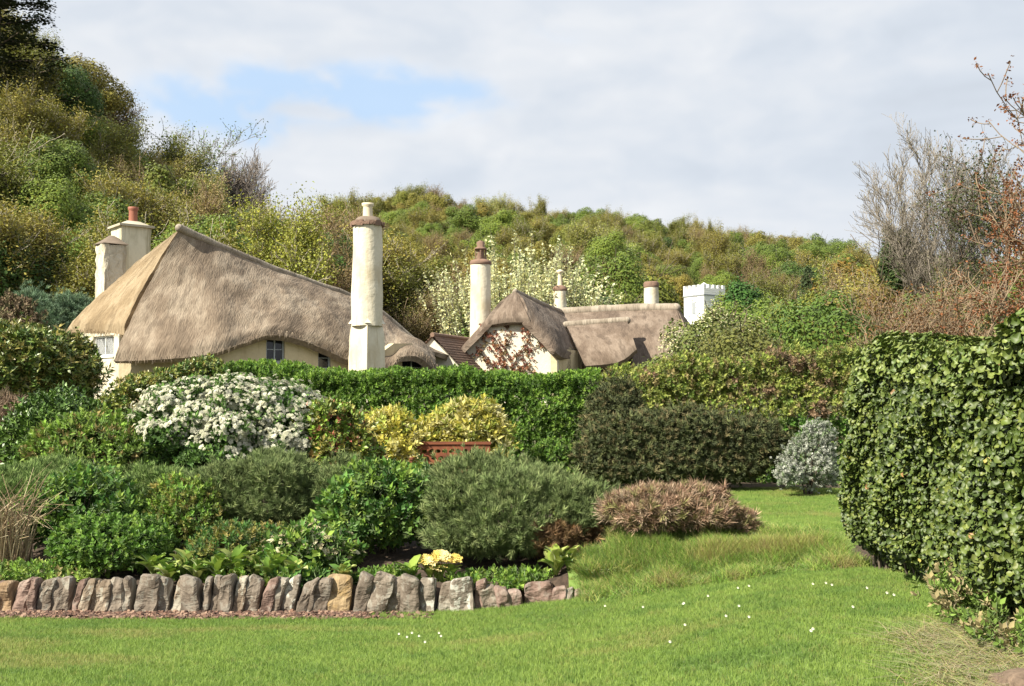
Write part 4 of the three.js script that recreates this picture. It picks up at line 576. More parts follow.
// rosettes of broad leaves along the top of the stones; every leaf its own piece
{
  const lg = (() => { const b = new Build(), rows = 5, pts = [[0.0, 0.012], [0.25, 0.032], [0.55, 0.048], [0.82, 0.034], [1, 0.004]]; const L = 0.2; pts.forEach(([t, w], k) => { const y = 0.07 * Math.sin(t * 2.4), z = t * L; b.vert(-w, y + 0.008, z); b.vert(0, y - 0.006, z); b.vert(w, y + 0.008, z); }); for (let k = 0; k < rows - 1; k++) { const a = k * 3; b.quad(a, a + 1, a + 4, a + 3); b.quad(a + 1, a + 2, a + 5, a + 4); } return b.geo(); })();
  const mats = [[0.21, 0.33, 0.045], [0.28, 0.38, 0.06], [0.15, 0.26, 0.035], [0.36, 0.41, 0.11], [0.10, 0.21, 0.03]].map((c) => leafMat(0.3, { color: lin(...c) }));
  const spots = [[158, 566, 1.15, 'left of the low olive ground cover'], [172, 571, 1.0, 'just right of the emerald mound'], [188, 564, 1.2, 'behind the low olive ground cover'], [222, 562, 1.3, 'in the middle of the rosettes on the bed edge'], [240, 560, 1.35, 'tallest leaves under the grey-green heath'], [256, 566, 1.1, 'left of the cream-blossom shrub'], [276, 572, 1.2, 'at the foot of the cream-blossom shrub'], [296, 578, 1.1, 'hanging over the stones below the cream blossom'], [345, 572, 0.9, 'above the large yellowish stone'], [412, 572, 1.0, 'left of the yellow primulas'], [556, 566, 1.2, 'at the right end of the bed beside the soil'], [568, 569, 1.0, 'last one before the grass bank'], [240, 578, 0.9, 'lowest, touching the grey stones'], [200, 578, 0.9, 'in front of the low olive ground cover']], r = rng(41);
  spots.forEach(([px, py, s, where], k) => {
    const D = 11.14 + 0.16 * r() + (py < 568 ? 0.1 : 0), x = xAt(px, D), g = thing('leafy_rosette', 'rosette of broad lime-green leaves ' + where, 'plant', V(x, gy(x, -D) + 0.03, -D), 'broad-leaved rosettes along the stone edging');
    const n = 14 + Math.floor(r() * 6), m = k % 3;
    for (let i = 0; i < n; i++) { const l = part('leaf', lg, mats[(m + Math.floor(r() * 3)) % 5], g), q = s * (0.8 + 0.5 * r()); l.rotation.order = 'YXZ'; l.rotation.set(-0.25 - 0.85 * r(), i * 2.4 + r(), (r() - 0.5) * 0.5); l.scale.set(q, q, q); }
  });
  // yellow primulas
  const fl = corymb(61, 16, 0.06, 0.028), ym = [[0.78, 0.62, 0.20], [0.80, 0.70, 0.36], [0.74, 0.58, 0.15]].map((c) => leafMat(0.25, { color: lin(...c), vertexColors: true }));
  [[430, 561, 'lower left'], [441, 556, 'highest'], [451, 560, 'right-hand'], [436, 568, 'lowest']].forEach(([px, py, where], k) => {
    const D = 11.32, p = at(px, py, D), gyy = gy(p.x, p.z), g = thing('yellow_primula', 'pale yellow primula clump above the grey stones, ' + where + ' of the cluster', 'flower', V(p.x, gyy, p.z), 'pale yellow primulas above the stones'), h = p.y - gyy;
    for (let i = 0; i < 5; i++) { const a = i * 1.256 + k, dx = 0.05 * Math.cos(a), dz = 0.05 * Math.sin(a), b = new Build(); frustum(b, V(dx * 0.2, -0.02, dz * 0.2), V(dx, h - 0.01, dz), 0.004, 0.003, 4); part('stalk', b.geo(), mats[0], g); const f = part('flower_head', fl, ym[(i + k) % 3], g); f.position.set(dx, h + 0.02 * Math.sin(i * 3), dz); f.rotation.set((r() - 0.2) * 0.9, r() * 6, (r() - 0.5) * 0.8); }
    for (let i = 0; i < 8; i++) { const l = part('leaf', lg, mats[1 + (i % 3)], g); l.rotation.order = 'YXZ'; l.rotation.set(-0.4 - 0.6 * r(), i * 0.8, 0); l.scale.setScalar(0.9); l.position.y = 0.02; }
  });
}
{ // dead sedge at the far left
  const r = rng(71), D = 11.9, x = xAt(8, D), g = thing('dead_sedge', 'tangle of straw-coloured dead stems at the left edge above the stones', 'grass clump', V(x, gy(x, -D), -D)), b = new Build(), pal = PG.straw;
  for (let k = 0; k < 260; k++) { const a = r() * 6.283, l = 0.45 + 0.75 * r(), o = 0.25 + 0.5 * r(), x0 = (r() - 0.5) * 0.5, z0 = (r() - 0.5) * 0.4, c = pal[k % 4], p0 = V(x0, -0.02, z0), p1 = V(x0 + Math.cos(a) * l * 0.3 * o, l * 0.6, z0 + Math.sin(a) * l * 0.3 * o), p2 = p1.clone().add(V(Math.cos(a) * l * 0.5 * o, l * (0.35 - 0.7 * r() * o), Math.sin(a) * l * 0.5 * o)); frustum(b, p0, p1, 0.007, 0.005, 3, c); frustum(b, p1, p2, 0.005, 0.002, 3, c); }
  part('stems', b.geo(), std({ vertexColors: true }), g).userData.kind = 'stuff';
}
{ // rough grass on the bank between the lawns
  const r = rng(91), tall = [], pal = [[0.19, 0.24, 0.045], [0.13, 0.22, 0.03], [0.28, 0.27, 0.09], [0.10, 0.18, 0.025]];
  for (let k = 0; k < 9000; k++) { const x = lerp(0.7, 3.2, r()), c = 10.95 - 0.25 * (x - 0.75) / 2.4, D = c + (r() + r() - 1) * (0.95 + 0.3 * NOISE.noise(x * 1.7, 2, 3)); if (surface(x, D) !== 'lawn') continue; const n = NOISE.noise(x * 2.2, D * 2.2, 6); if (n < -0.25 && r() < 0.7) continue; tall.push({ p: V(x, EYE + rel(x, D), -D), q: spin(r), s: V(1, (0.5 + 0.6 * r() + n * 0.6) * (1 - 0.5 * Math.min(1, Math.abs(D - c))), 1), c: tint(n > 0.3 ? [pal[2], [0.33, 0.27, 0.10], pal[0]] : [pal[0], pal[1], pal[1], pal[3], pal[2]], r) }); }
  scatter('bank_grass', blades(12, 14, 0.10, 0.32, 0.006, 0.06, 0.9, 2), leafMat(0.35), tall, null, 'rough longer grass on the bank between the two lawns', 'grass');
  // tussock at the end of the stones
  const tus = (px, D, w, top, lab, seed, cols) => { const x = xAt(px, D), base = gy(x, -D), g = thing('grass_tussock', lab, 'grass clump', V(x, base, -D)), h = at(px, top, D).y - base, R = w / FOCAL * D / 2, rr = rng(seed), l = []; for (let k = 0; k < 420; k++) { const a = rr() * 6.283, d = Math.sqrt(rr()), n = V(Math.cos(a) * d * 0.75, 1, Math.sin(a) * d * 0.75 + 0.1).normalize(); l.push({ p: V(Math.cos(a) * d * R * 0.75, -0.01, Math.sin(a) * d * R * 0.6), q: qUp(n, rr), s: V(1, 0.75 + 0.4 * rr(), 1), c: tint(cols, rr) }); } scatter('blades', blades(seed, 10, h * 0.6, h * 1.15, 0.006, 0.05, 0.7, 3), leafMat(0.35), l, g); };
  tus(612, 11.0, 90, 552, 'yellow-green grass tussock where the stone edging ends', 13, [[0.18, 0.24, 0.04], [0.13, 0.20, 0.03], [0.28, 0.25, 0.08], [0.10, 0.16, 0.025]]);
  tus(660, 11.3, 70, 556, 'lower grass tussock on the bank below the spent heather', 14, [[0.16, 0.23, 0.04], [0.12, 0.20, 0.03], [0.22, 0.23, 0.07]]);
  bush('bank_weeds', 'low trailing weeds and dead leaves beside the foot of the ivy hedge', 812, 96, 541, 11.4, 'med', [[0.10, 0.16, 0.03], [0.17, 0.13, 0.05], [0.20, 0.12, 0.08], [0.07, 0.13, 0.025]], 260, LEAF, { rz: 0.3, amp: 0.4, depth: 0.6, stems: 0, category: 'weeds' });
}
{ // daisies scattered in the lawn
  const hd = (() => { const b = new Build(), c = b.vert(0, 0.002, 0); for (let k = 0; k < 9; k++) { const a = k / 9 * 6.283, p = b.vert(0.016 * Math.cos(a - 0.26), 0, 0.016 * Math.sin(a - 0.26)), q = b.vert(0.019 * Math.cos(a), 0.002, 0.019 * Math.sin(a)), s = b.vert(0.016 * Math.cos(a + 0.26), 0, 0.016 * Math.sin(a + 0.26)); b.tri(c, p, q); b.tri(c, q, s); } return b.geo(); })(), pm = leafMat(0.2, { color: lin(0.82, 0.82, 0.78) }), ym = std({ color: lin(0.7, 0.5, 0.05) }), gm = std({ color: lin(0.1, 0.2, 0.03) });
  const d0 = new THREE.Group(); { const b = new Build(); frustum(b, V(0, -0.02, 0), V(0, 0.05, 0), 0.0016, 0.0014, 4); part('stalk', b.geo(), gm, d0); part('petals', hd, pm, d0).position.y = 0.05; part('disc', new THREE.SphereGeometry(0.006, 8, 5), ym, d0).position.y = 0.053; d0.children[1].rotation.x = 0.5; d0.children[2].rotation.x = 0.5; }
  const sp = [[399, 634], [407, 637], [412, 633], [419, 636], [425, 642], [439, 633], [441, 636], [605, 606], [643, 607], [683, 604], [684, 603], [708, 596], [739, 606], [726, 616], [749, 617], [685, 625], [670, 642], [738, 588], [749, 586], [813, 584], [826, 583], [832, 585], [813, 629], [811, 631], [867, 588], [887, 593], [894, 595], [853, 607]];
  sp.forEach(([px, py]) => { const dir = at(px, py, 1).sub(camera.position); let t = 4; while (t < 14 && EYE + dir.y * t > gy(dir.x * t, dir.z * t) + 0.04) t += 0.01; const o = d0.clone(); o.scale.set(0.48, 0.8, 0.48); o.name = numbered('daisy'); o.position.set(dir.x * t, gy(dir.x * t, dir.z * t), dir.z * t); tag(o, 'tiny white daisy in the lawn, ' + (px < 500 ? 'in the cluster below the grey stones' : px < 720 ? 'on the mound left of the middle' : px < 800 ? 'just below the grass bank' : 'near the ivy hedge'), 'daisy', 'daisies in the lawn'); scene.add(o); });
}
{ // climber on the gable of the second cottage
  const A = V(xAt(461, 60.4), 0, -60.4), B = V(xAt(557, 58.8), 0, -58.8), r = rng(131), g = thing('climbing_creeper', 'red-brown creeper climbing over the white gable wall and roof edge', 'climber', V(xAt(505, 59.4), gy(xAt(505, 59.4), -59.4), -59.4)), pal = [[0.16, 0.055, 0.035], [0.22, 0.09, 0.05], [0.11, 0.05, 0.03], [0.26, 0.15, 0.07], [0.13, 0.10, 0.04]], d = B.clone().sub(A).normalize(), n = V(-d.z, 0, d.x).normalize(); if (n.z < 0) n.negate();
  const b = new Build(), list = [], put = (px, py, off) => { const [s, y] = onWall(A, B, px, py); return A.clone().addScaledVector(d, s).setY(y).addScaledVector(n, off).sub(g.position); };
  const runs = [[[505, 392], [507, 372], [502, 352], [496, 340], [490, 332]], [[506, 392], [512, 370], [520, 352], [530, 340], [527, 326]], [[503, 380], [490, 362], [478, 350], [472, 362]], [[510, 360], [505, 345], [512, 335], [505, 326]], [[512, 372], [525, 366], [536, 376], [534, 384]], [[495, 345], [482, 340], [488, 326]], [[508, 378], [516, 378], [522, 368], [530, 360]], [[520, 352], [535, 348], [548, 342]], [[500, 360], [494, 372], [486, 378]]];
  for (const run of runs) { const pts = run.map(([x, y]) => put(x, y, 0.06)); for (let k = 0; k < pts.length - 1; k++) { frustum(b, pts[k], pts[k + 1], 0.03, 0.022, 4); const L = pts[k].distanceTo(pts[k + 1]); for (let i = 0; i < L * 16; i++) { const p = pts[k].clone().lerp(pts[k + 1], r()).add(V((r() + r() - 1) * 0.42, (r() + r() - 1) * 0.42, 0)).addScaledVector(n, 0.06 * r()); list.push({ p, q: qUp(n.clone().add(V(r() - 0.5, r() - 0.3, r() - 0.5)).normalize(), r), s: 1.3 + 0.9 * r(), c: tint(pal, r) }); } } }
  part('stem', b.geo(), woodMat, g); scatter('foliage', SPRIG.med, LEAF, list, g);
}
{ // ivy hedge close on the right: the nearest leaves are pieces of their own
  const raw = [[5.2, 11.0], [4.5, 10.75], [3.95, 10.35], [3.66, 9.7], [3.58, 8.8], [3.52, 7.8], [3.46, 6.8], [3.42, 5.8], [3.40, 4.9], [3.4, 4.0], [3.42, 3.0]].map(([x, D], k) => ({ x, z: -D, y: EYE + 0.44 - 0.10 * sm(9, 5.5, D) + 0.04 * Math.sin(k * 2.1) - (k < 2 ? 0.1 : 0) }));
  const { g, list } = hedge('ivy_hedge', 'tall glossy dark ivy hedge along the right edge of the lawn', null, 1.3, 'med', [[0.036, 0.056, 0.009], [0.048, 0.072, 0.011], [0.062, 0.086, 0.014], [0.027, 0.044, 0.008], [0.088, 0.108, 0.02]], 3900, GLOSS, { raw, own: true, amp: 0.2, depth: 0.26, under: 0.3, pick: (p, v, r) => r() < 0.004 ? [[0.22, 0.19, 0.045], [0.20, 0.12, 0.05]] : v > 0.93 ? [[0.08, 0.105, 0.02], [0.105, 0.13, 0.028], [0.055, 0.085, 0.015]] : null });
  const leaf = (seed) => { const b = new Build(), c = [[0, -0.5, 0], [0.30, -0.42, 0.06], [0.50, -0.08, 0.07], [0.33, 0.12, 0.05], [0.2, 0.36, 0.02], [0, 0.62, -0.08], [-0.2, 0.36, 0.02], [-0.33, 0.12, 0.05], [-0.50, -0.08, 0.07], [-0.30, -0.42, 0.06]], r = rng(seed), S = 0.049, m = b.vert(0, -0.012, -0.05 * S), id = c.map(([x, z, y]) => b.vert(x * S * (0.9 + 0.2 * r()), (y + 0.05 * (r() - 0.5)) * S * 1.6, z * S)); for (let k = 0; k < id.length; k++) b.tri(m, id[(k + 1) % id.length], id[k]); return b.geo(); };
  const geos = [leaf(1), leaf(2), leaf(3)], mats = [[0.048, 0.076, 0.012], [0.065, 0.10, 0.016], [0.088, 0.122, 0.02], [0.13, 0.155, 0.032]].map((c) => glossLeaf(0.52, { color: lin(...c) }));
  const r = rng(808), P = list.map((o) => { const w = o.p.clone().add(g.position), [bx, by] = bearing(w); return { o, w, see: bx > 838 && bx < 1030 && by > 320 && by < 660 && w.x < 3.02 + 0.02 * (-w.z) ? w.distanceTo(camera.position) : 99 }; }).sort((a, b) => a.see - b.see);
  // leaves hang outwards, tips down
  const hang = (o) => new THREE.Quaternion().setFromUnitVectors(YUP, V(-1, 0.45, 0.25).normalize()).premultiply(tq.setFromEuler(new THREE.Euler((r() - 0.5) * 1.5, (r() - 0.5) * 1.6, (r() - 0.5) * 1.5))).multiply(tq2.setFromAxisAngle(YUP, Math.PI / 2 + (r() - 0.5) * 2.4));
  let made = 0; const rest = [];
  P.forEach((q, k) => { if (made < 300 && q.see < 99 && k % 2 === 0) { const l = part('leaf', geos[made % 3], mats[Math.floor(r() * 3.4)], g); l.position.copy(q.o.p); l.quaternion.copy(hang(q.o)); l.scale.setScalar(0.75 + 0.6 * r()); made++; } else rest.push({ ...q.o, q: q.w.y > EYE + 0.36 ? q.o.q : hang(q.o), s: 0.55 + 0.85 * r() * r() + 0.2 * r() }); });
  scatter('foliage', geos[0], glossLeaf(0.52), rest, g);
  const b = new Build(); for (let k = 0; k < 60; k++) { const D = lerp(4.5, 10, r()), x = 3.15 + 0.2 * r(), y = gy(x, -D) - g.position.y, p = V(x - g.position.x, y, -D - g.position.z), q = p.clone().add(V(-0.12 + 0.2 * r(), 0.25 + 0.7 * r(), (r() - 0.5) * 0.7)); frustum(b, p, q, 0.012, 0.005, 4); } part('runners', b.geo(), woodMat, g).userData.kind = 'stuff';
  bush('hedge_foot_weeds', 'pale weeds and low ivy at the foot of the ivy hedge', 985, 120, 585, 6.6, 'med', [[0.11, 0.17, 0.03], [0.08, 0.13, 0.02], [0.24, 0.20, 0.10]], 500, LEAF, { rz: 0.9, amp: 0.4, depth: 0.5, size: 0.6, stems: 0, category: 'weeds' });
  // stony root of the bank at the lower right corner
  const rk = thing('weathered_rock', 'brown weathered rock breaking through the turf at the lower right corner', 'rock', V(2.36, gy(2.36, -5.2) - 0.05, -5.2));
  const rm = std({ map: tex(256, 256, 0.5, 0.5, (u, v) => { const n = pfb(u, v, 4, 9, 5), f = pfb(u, v, 30, 30, 3); return mix3([0.07, 0.045, 0.03], [0.23, 0.165, 0.115], clamp(n * 1.1 + f * 0.5 - 0.35, 0, 1)); }), bumpMap: soilBump, bumpScale: 0.03 });
  const rock = (w, h, d, x, y, z, s) => { let q = new THREE.IcosahedronGeometry(1, 4); q = mergeVertices((q.deleteAttribute('normal'), q.deleteAttribute('uv'), q)); const p = q.attributes.position, uv = []; for (let i = 0; i < p.count; i++) { const X = p.getX(i), Y = p.getY(i), Z = p.getZ(i), k = 1 + 0.35 * fbm(X * 1.5 + s, Y * 1.5, Z * 1.5, 4); p.setXYZ(i, X * w * k, Y * h * k, Z * d * k); uv.push(X * w + Y * 0.2, Z * d + Y * h); } q.setAttribute('uv', new THREE.Float32BufferAttribute(uv, 2)); q = toCreasedNormals(q, 0.6); part('stone', q, rm, rk).position.set(x, y, z); };
  rock(0.2, 0.14, 0.34, 0.1, 0.03, 0, 1); rock(0.12, 0.08, 0.16, -0.3, 0.03, 0.22, 5); rock(0.16, 0.1, 0.2, 0.32, 0.03, 0.35, 9);
  const dl = [], pal = [[0.42, 0.34, 0.19], [0.34, 0.25, 0.13], [0.24, 0.24, 0.08], [0.16, 0.22, 0.04]]; for (let k = 0; k < 700; k++) { const D = lerp(4.6, 6.6, r()), x = 2.4 + (r() + r() - 1) * 0.55 + (D - 5.2) * 0.2; dl.push({ p: V(x, gy(x, -D), -D), q: spin(r), s: V(1.2, 0.35 + 0.5 * r(), 1.2), c: tint(pal, r) }); }
  scatter('dry_grass', blades(15, 12, 0.06, 0.16, 0.005, 0.07, 2.2, 2), leafMat(0.3), dl, null, 'dry straw-coloured grass matted round the corner rock', 'grass');
}
// ---------------------------------------------------------------- trees and woods
function skeleton(r, H, o) { // limbs and twig tips of a tree of height H
  const segs = [], tips = [];
  const grow = (p, d, len, rad, lev) => {
    const n = lev === 0 ? 4 : 3; let q = p;
    for (let k = 0; k < n; k++) {
      d = d.clone().add(V(r() - 0.5, (r() - 0.5) * 0.5, r() - 0.5).multiplyScalar(o.wob ?? 0.3)).add(V(0, o.up ?? 0.1, 0)).normalize();
      const e = q.clone().addScaledVector(d, len / n), r0 = rad * (1 - 0.75 * k / n * 0.8), r1 = rad * (1 - 0.75 * (k + 1) / n * 0.8);
      segs.push([q, e, r0, r1, lev]);
      if (lev < o.levels && (lev > 0 || k >= (o.bare ?? 1))) { const m = o.kids[lev] ?? 2; for (let j = 0; j < m; j++) { const a = r() * 6.283, s = (o.spread ?? 0.8) * (0.7 + 0.6 * r()), u = V(d.y, -d.x, 0.01).normalize(), w = V().crossVectors(d, u), c = d.clone().multiplyScalar(Math.cos(s)).addScaledVector(u, Math.sin(s) * Math.cos(a)).addScaledVector(w, Math.sin(s) * Math.sin(a)); grow(q.clone().lerp(e, r()), c.normalize(), len * (o.ratio ?? 0.6) * (0.7 + 0.5 * r()), r1 * 0.62, lev + 1); } }
      q = e;
    }
    if (lev >= o.levels - 1) tips.push([q, d]);
  };
  grow(V(0, -0.3, 0), V(0, 1, 0), H * (o.trunk ?? 0.55), H * (o.rad ?? 0.02), 0);
  // stand it upright over its foot and bring it to height
  const ys = tips.map((t) => t[0].y).sort((a, b) => a - b), top = ys[Math.floor(ys.length * 0.97)]; let cx = 0, cz = 0; for (const [p] of tips) { cx += p.x / tips.length; cz += p.z / tips.length; } const k = H / top, seen = new Set(), fix = (p) => { if (seen.has(p)) return; seen.add(p); const t = Math.max(0, p.y) / top; p.x = (p.x - cx * t * 1.3) * k; p.z = (p.z - cz * t * 1.3) * k; p.y *= k; }; for (const [p, q] of segs) { fix(p); fix(q); } for (const [p] of tips) fix(p);
  return { segs, tips };
}
const limbs = (segs, minR = 0.008) => { const b = new Build(); for (const [p, q, r0, r1, lev] of segs) frustum(b, p, q, Math.max(minR, r0), Math.max(minR, r1), lev === 0 ? 8 : lev === 1 ? 5 : 3); return b.geo(); };
function flake(b, r, p, n, s, c) { const a = tv.set(r() - 0.5, r() - 0.5, r() - 0.5).cross(n).normalize(), w = tv2.crossVectors(n, a), e = s * (0.45 + 0.3 * r()), i = b.p.length / 3; b.vert(p.x - a.x * s, p.y - a.y * s, p.z - a.z * s, c); b.vert(p.x + w.x * e + n.x * s * 0.2, p.y + w.y * e + n.y * s * 0.2, p.z + w.z * e + n.z * s * 0.2, c); b.vert(p.x + a.x * s, p.y + a.y * s, p.z + a.z * s, c); b.vert(p.x - w.x * e + n.x * s * 0.2, p.y - w.y * e + n.y * s * 0.2, p.z - w.z * e + n.z * s * 0.2, c); b.quad(i, i + 1, i + 2, i + 3); }
const shade = (r) => { const q = 0.72 + 0.56 * r(), w = 0.9 + 0.2 * r(); return [q * w, q, q * (1.8 - w) * 0.9]; };
function crownShell(seed, n, rx, h, rz, y0, size, o = {}) { const r = rng(seed), b = new Build(); for (const q of dome(seed, n, rx, h, rz, { amp: 0.24, lobes: 20, depth: 0.42, flat: 0.5, tilt: 0.2, low: -0.9, ...o })) flake(b, r, q.p.setY(q.p.y + y0), q.n, size * (0.6 + 0.8 * r()), shade(r)); return b.geo(); }
function crownTips(seed, tips, per, size, spread, o = {}) { const r = rng(seed), b = new Build(); for (const [p, d] of tips) for (let k = 0; k < per; k++) { const q = p.clone().addScaledVector(d, (r() - 0.7) * spread * 2).add(V(r() - 0.5, r() - 0.5, r() - 0.5).multiplyScalar(spread)); flake(b, r, q, V(r() - 0.5, r() * 0.8, r() - 0.5).normalize(), size * (0.6 + 0.8 * r()), shade(r)); } return b.geo(); }
const crownMat = (c, t = 0.3) => leafMat(t, { color: lin(...c), vertexColors: true });
const barkGrey = std({ color: lin(0.17, 0.15, 0.12) }), barkPale = std({ color: lin(0.33, 0.29, 0.22) }), barkBrown = std({ color: lin(0.13, 0.095, 0.065) }), barkTan = std({ color: lin(0.26, 0.19, 0.12) });
// kinds of woodland tree, each in a few forms and leaf colours; all about 10 m tall
const KIND = {
  broadleaf_tree: { say: 'bright green leafy', forms: 3, mats: [[0.098, 0.142, 0.024], [0.115, 0.155, 0.027], [0.085, 0.122, 0.024]], bark: barkGrey, dense: 1 },
  budding_tree: { say: 'olive budding', forms: 4, mats: [[0.155, 0.15, 0.035], [0.125, 0.135, 0.03], [0.19, 0.17, 0.05]], bark: barkPale },
  rounded_tree: { say: 'rounded olive-green', forms: 3, mats: [[0.125, 0.135, 0.028], [0.10, 0.12, 0.026], [0.15, 0.14, 0.034]], bark: barkGrey, dense: 1 },
  twiggy_tree: { say: 'brownish twiggy', forms: 3, mats: [[0.155, 0.115, 0.06], [0.13, 0.105, 0.05], [0.19, 0.15, 0.075]], bark: barkTan },
  evergreen_tree: { say: 'dark evergreen', forms: 2, mats: [[0.04, 0.075, 0.02], [0.05, 0.09, 0.02]], bark: barkBrown, dense: 1 },
  oak_tree: { say: 'orange-brown young-leaved', forms: 2, mats: [[0.155, 0.128, 0.032], [0.14, 0.123, 0.03]], bark: barkBrown, dense: 1 },
  pale_tree: { say: 'pale yellow-green', forms: 2, mats: [[0.21, 0.22, 0.05], [0.23, 0.235, 0.085]], bark: barkPale },
  bare_tree: { say: 'bare grey', forms: 2, mats: [[0.2, 0.17, 0.13]], bark: std({ color: lin(0.25, 0.215, 0.175) }) },
};
{
  let sd = 900;
  for (const [name, k] of Object.entries(KIND)) {
    k.material = k.mats.map((c) => crownMat(c.map((q) => q * 1.55))); k.form = [];
    for (let f = 0; f < k.forms; f++) {
      const r = rng(sd += 7), fo = {};
      if (k.dense) { const w = 0.38 + 0.10 * r(); fo.trunk = limbs(skeleton(r, 10, { levels: 2, kids: [2, 2], spread: 0.7, trunk: 0.7 }).segs, 0.03); fo.crown = crownShell(sd, 17000, 10 * w, 8.4, 10 * w, 1.6, 0.12, { amp: 0.3, lobes: 24 }); }
      else if (name === 'bare_tree') { const s = skeleton(r, 10, { levels: 5, kids: [3, 2, 2, 2, 1], spread: 0.62, trunk: 0.6, up: 0.14, ratio: 0.62 }); fo.trunk = limbs(s.segs, 0.014); }
      else { const tw = name === 'twiggy_tree', s = skeleton(r, 10, { levels: 4, kids: [3, 3, 2, 1], spread: 0.62, trunk: 0.58, up: 0.16, ratio: 0.6 }); fo.trunk = limbs(s.segs, 0.022); const step = Math.max(1, Math.round(s.tips.length / 1300)), tips = s.tips.filter((q, i) => i % step === 0); fo.crown = crownTips(sd, tips, tw ? 13 : 24, tw ? 0.075 : 0.09, 0.95); }
      k.form.push(fo);
    }
  }
}
const woodTrees = [];
function woodTree(kind, x, D, H, r, zone) {
  const k = KIND[kind], fo = k.form[Math.floor(r() * k.forms)], g = new THREE.Group(), s = H / 10; g.position.set(x, gy(x, -D) - 0.15, -D); g.rotation.y = r() * 6.283; const w = 0.85 + 0.4 * r(); g.scale.set(s * w, s, s * w);
  part('trunk', fo.trunk, k.bark, g); if (fo.crown) part('crown', fo.crown, k.material[Math.floor(r() * k.material.length)], g);
  g.name = numbered(kind); scene.add(g); woodTrees.push({ g, kind, zone, top: bearing(V(x, g.position.y + H * 0.7, -D)), D }); return g;
}
const pickKind = (list, r) => { let w = r() * list.reduce((a, q) => a + q[1], 0); for (const [k, v] of list) if ((w -= v) <= 0) return k; return list[0][0]; };
{
  const r = rng(2024);
  // the wooded spur on the left
  const st = 5.3;
  for (let D = 63; D < 132; D += st) for (let x = -75; x < 2; x += st) {
    const X = x + (r() - 0.5) * st * 0.9, DD = D + (r() - 0.5) * st * 0.9, px = 512 + FOCAL * X / DD;
    if (px < -45 || px > 452 || (px > 395 && DD < 74)) continue;
    const v = r(), h = (6.5 + 4 * r()) * (px > 250 ? 0.95 : 1);
    const kind = px < 105 && DD < 90 ? pickKind([['broadleaf_tree', 5], ['budding_tree', 3], ['evergreen_tree', 0.8]], r) : px < 250 ? pickKind([['budding_tree', 6], ['rounded_tree', 1.2], ['broadleaf_tree', 0.7], ['twiggy_tree', 1.6], ['evergreen_tree', 0.6], ['oak_tree', 0.7], ['pale_tree', 0.8]], r) : pickKind([['budding_tree', 5], ['twiggy_tree', 2.5], ['pale_tree', 0.8], ['evergreen_tree', 0.5]], r);
    woodTree(kind, X, DD, h, r, 'left');
  }
  // the far wooded hill
  for (let D = 138; D < 312; D += 0) {
    const step = 7.2 + (D - 138) * 0.019; for (let x = -80; x < 190; x += step) {
      const X = x + (r() - 0.5) * step * 0.9, DD = D + (r() - 0.5) * step * 0.9, px = 512 + FOCAL * X / DD;
      if (px < 330 || px > 1060 || (px < 420 && DD < 200)) continue;
      if (DD < 175 && px > 640 && px < 760 && Math.abs(px - 704) < 40 && DD < 150) continue;
      const g = NOISE.noise(X * 0.03, DD * 0.03, 8.2), top = DD > 285, kind = top && r() < 0.22 ? 'bare_tree' : pickKind(g > 0.12 ? [['oak_tree', 2.2], ['twiggy_tree', 4], ['rounded_tree', 3], ['budding_tree', 3], ['evergreen_tree', 0.4], ['broadleaf_tree', 0.6]] : g < -0.15 ? [['broadleaf_tree', 3.5], ['rounded_tree', 3], ['budding_tree', 3], ['evergreen_tree', 0.7], ['pale_tree', 0.8]] : [['rounded_tree', 3], ['budding_tree', 3], ['oak_tree', 1.6], ['broadleaf_tree', 2], ['twiggy_tree', 1.6], ['pale_tree', 0.8], ['evergreen_tree', 0.6]], r);
      woodTree(kind, X, DD, 7 + 5 * r() * r() + (r() < 0.1 ? 1.5 : 0), r, 'far');
    }
    D += step * 0.95;
  }
  for (const [px, D, h, kind] of [[404, 286, 11, 'rounded_tree'], [413, 292, 11, 'budding_tree'], [421, 284, 10, 'rounded_tree'], [429, 296, 11, 'twiggy_tree'], [417, 262, 9, 'broadleaf_tree'], [409, 240, 9, 'rounded_tree'], [424, 236, 9, 'budding_tree']]) woodTree(kind, xAt(px, D), D, h, r, 'far');
  // lower ground behind the second cottage and the right-hand hedge
  for (let D = 62; D < 138; D += 7) for (let x = 2; x < 75; x += 7) {
    const X = x + (r() - 0.5) * 6, DD = D + (r() - 0.5) * 6, px = 512 + FOCAL * X / DD;
    if (px < 470 || px > 1080 || (px < 745 && DD < 76) || (Math.abs(px - 704) < 46 && DD < 146)) continue;
    const lim = px < 640 ? 250 : px < 760 ? 300 : lerp(300, 255, (px - 760) / 200), room = (400 - lim) / FOCAL * DD + EYE - gy(X, -DD); if (room < 2) continue;
    woodTree(px > 800 ? pickKind([['oak_tree', 3], ['broadleaf_tree', 1.6], ['budding_tree', 2.2], ['twiggy_tree', 1.5]], r) : pickKind([['broadleaf_tree', 3], ['rounded_tree', 2], ['budding_tree', 2], ['evergreen_tree', 0.6]], r), X, DD, Math.min(room, 5 + 5 * r()), r, 'foot');
  }
}
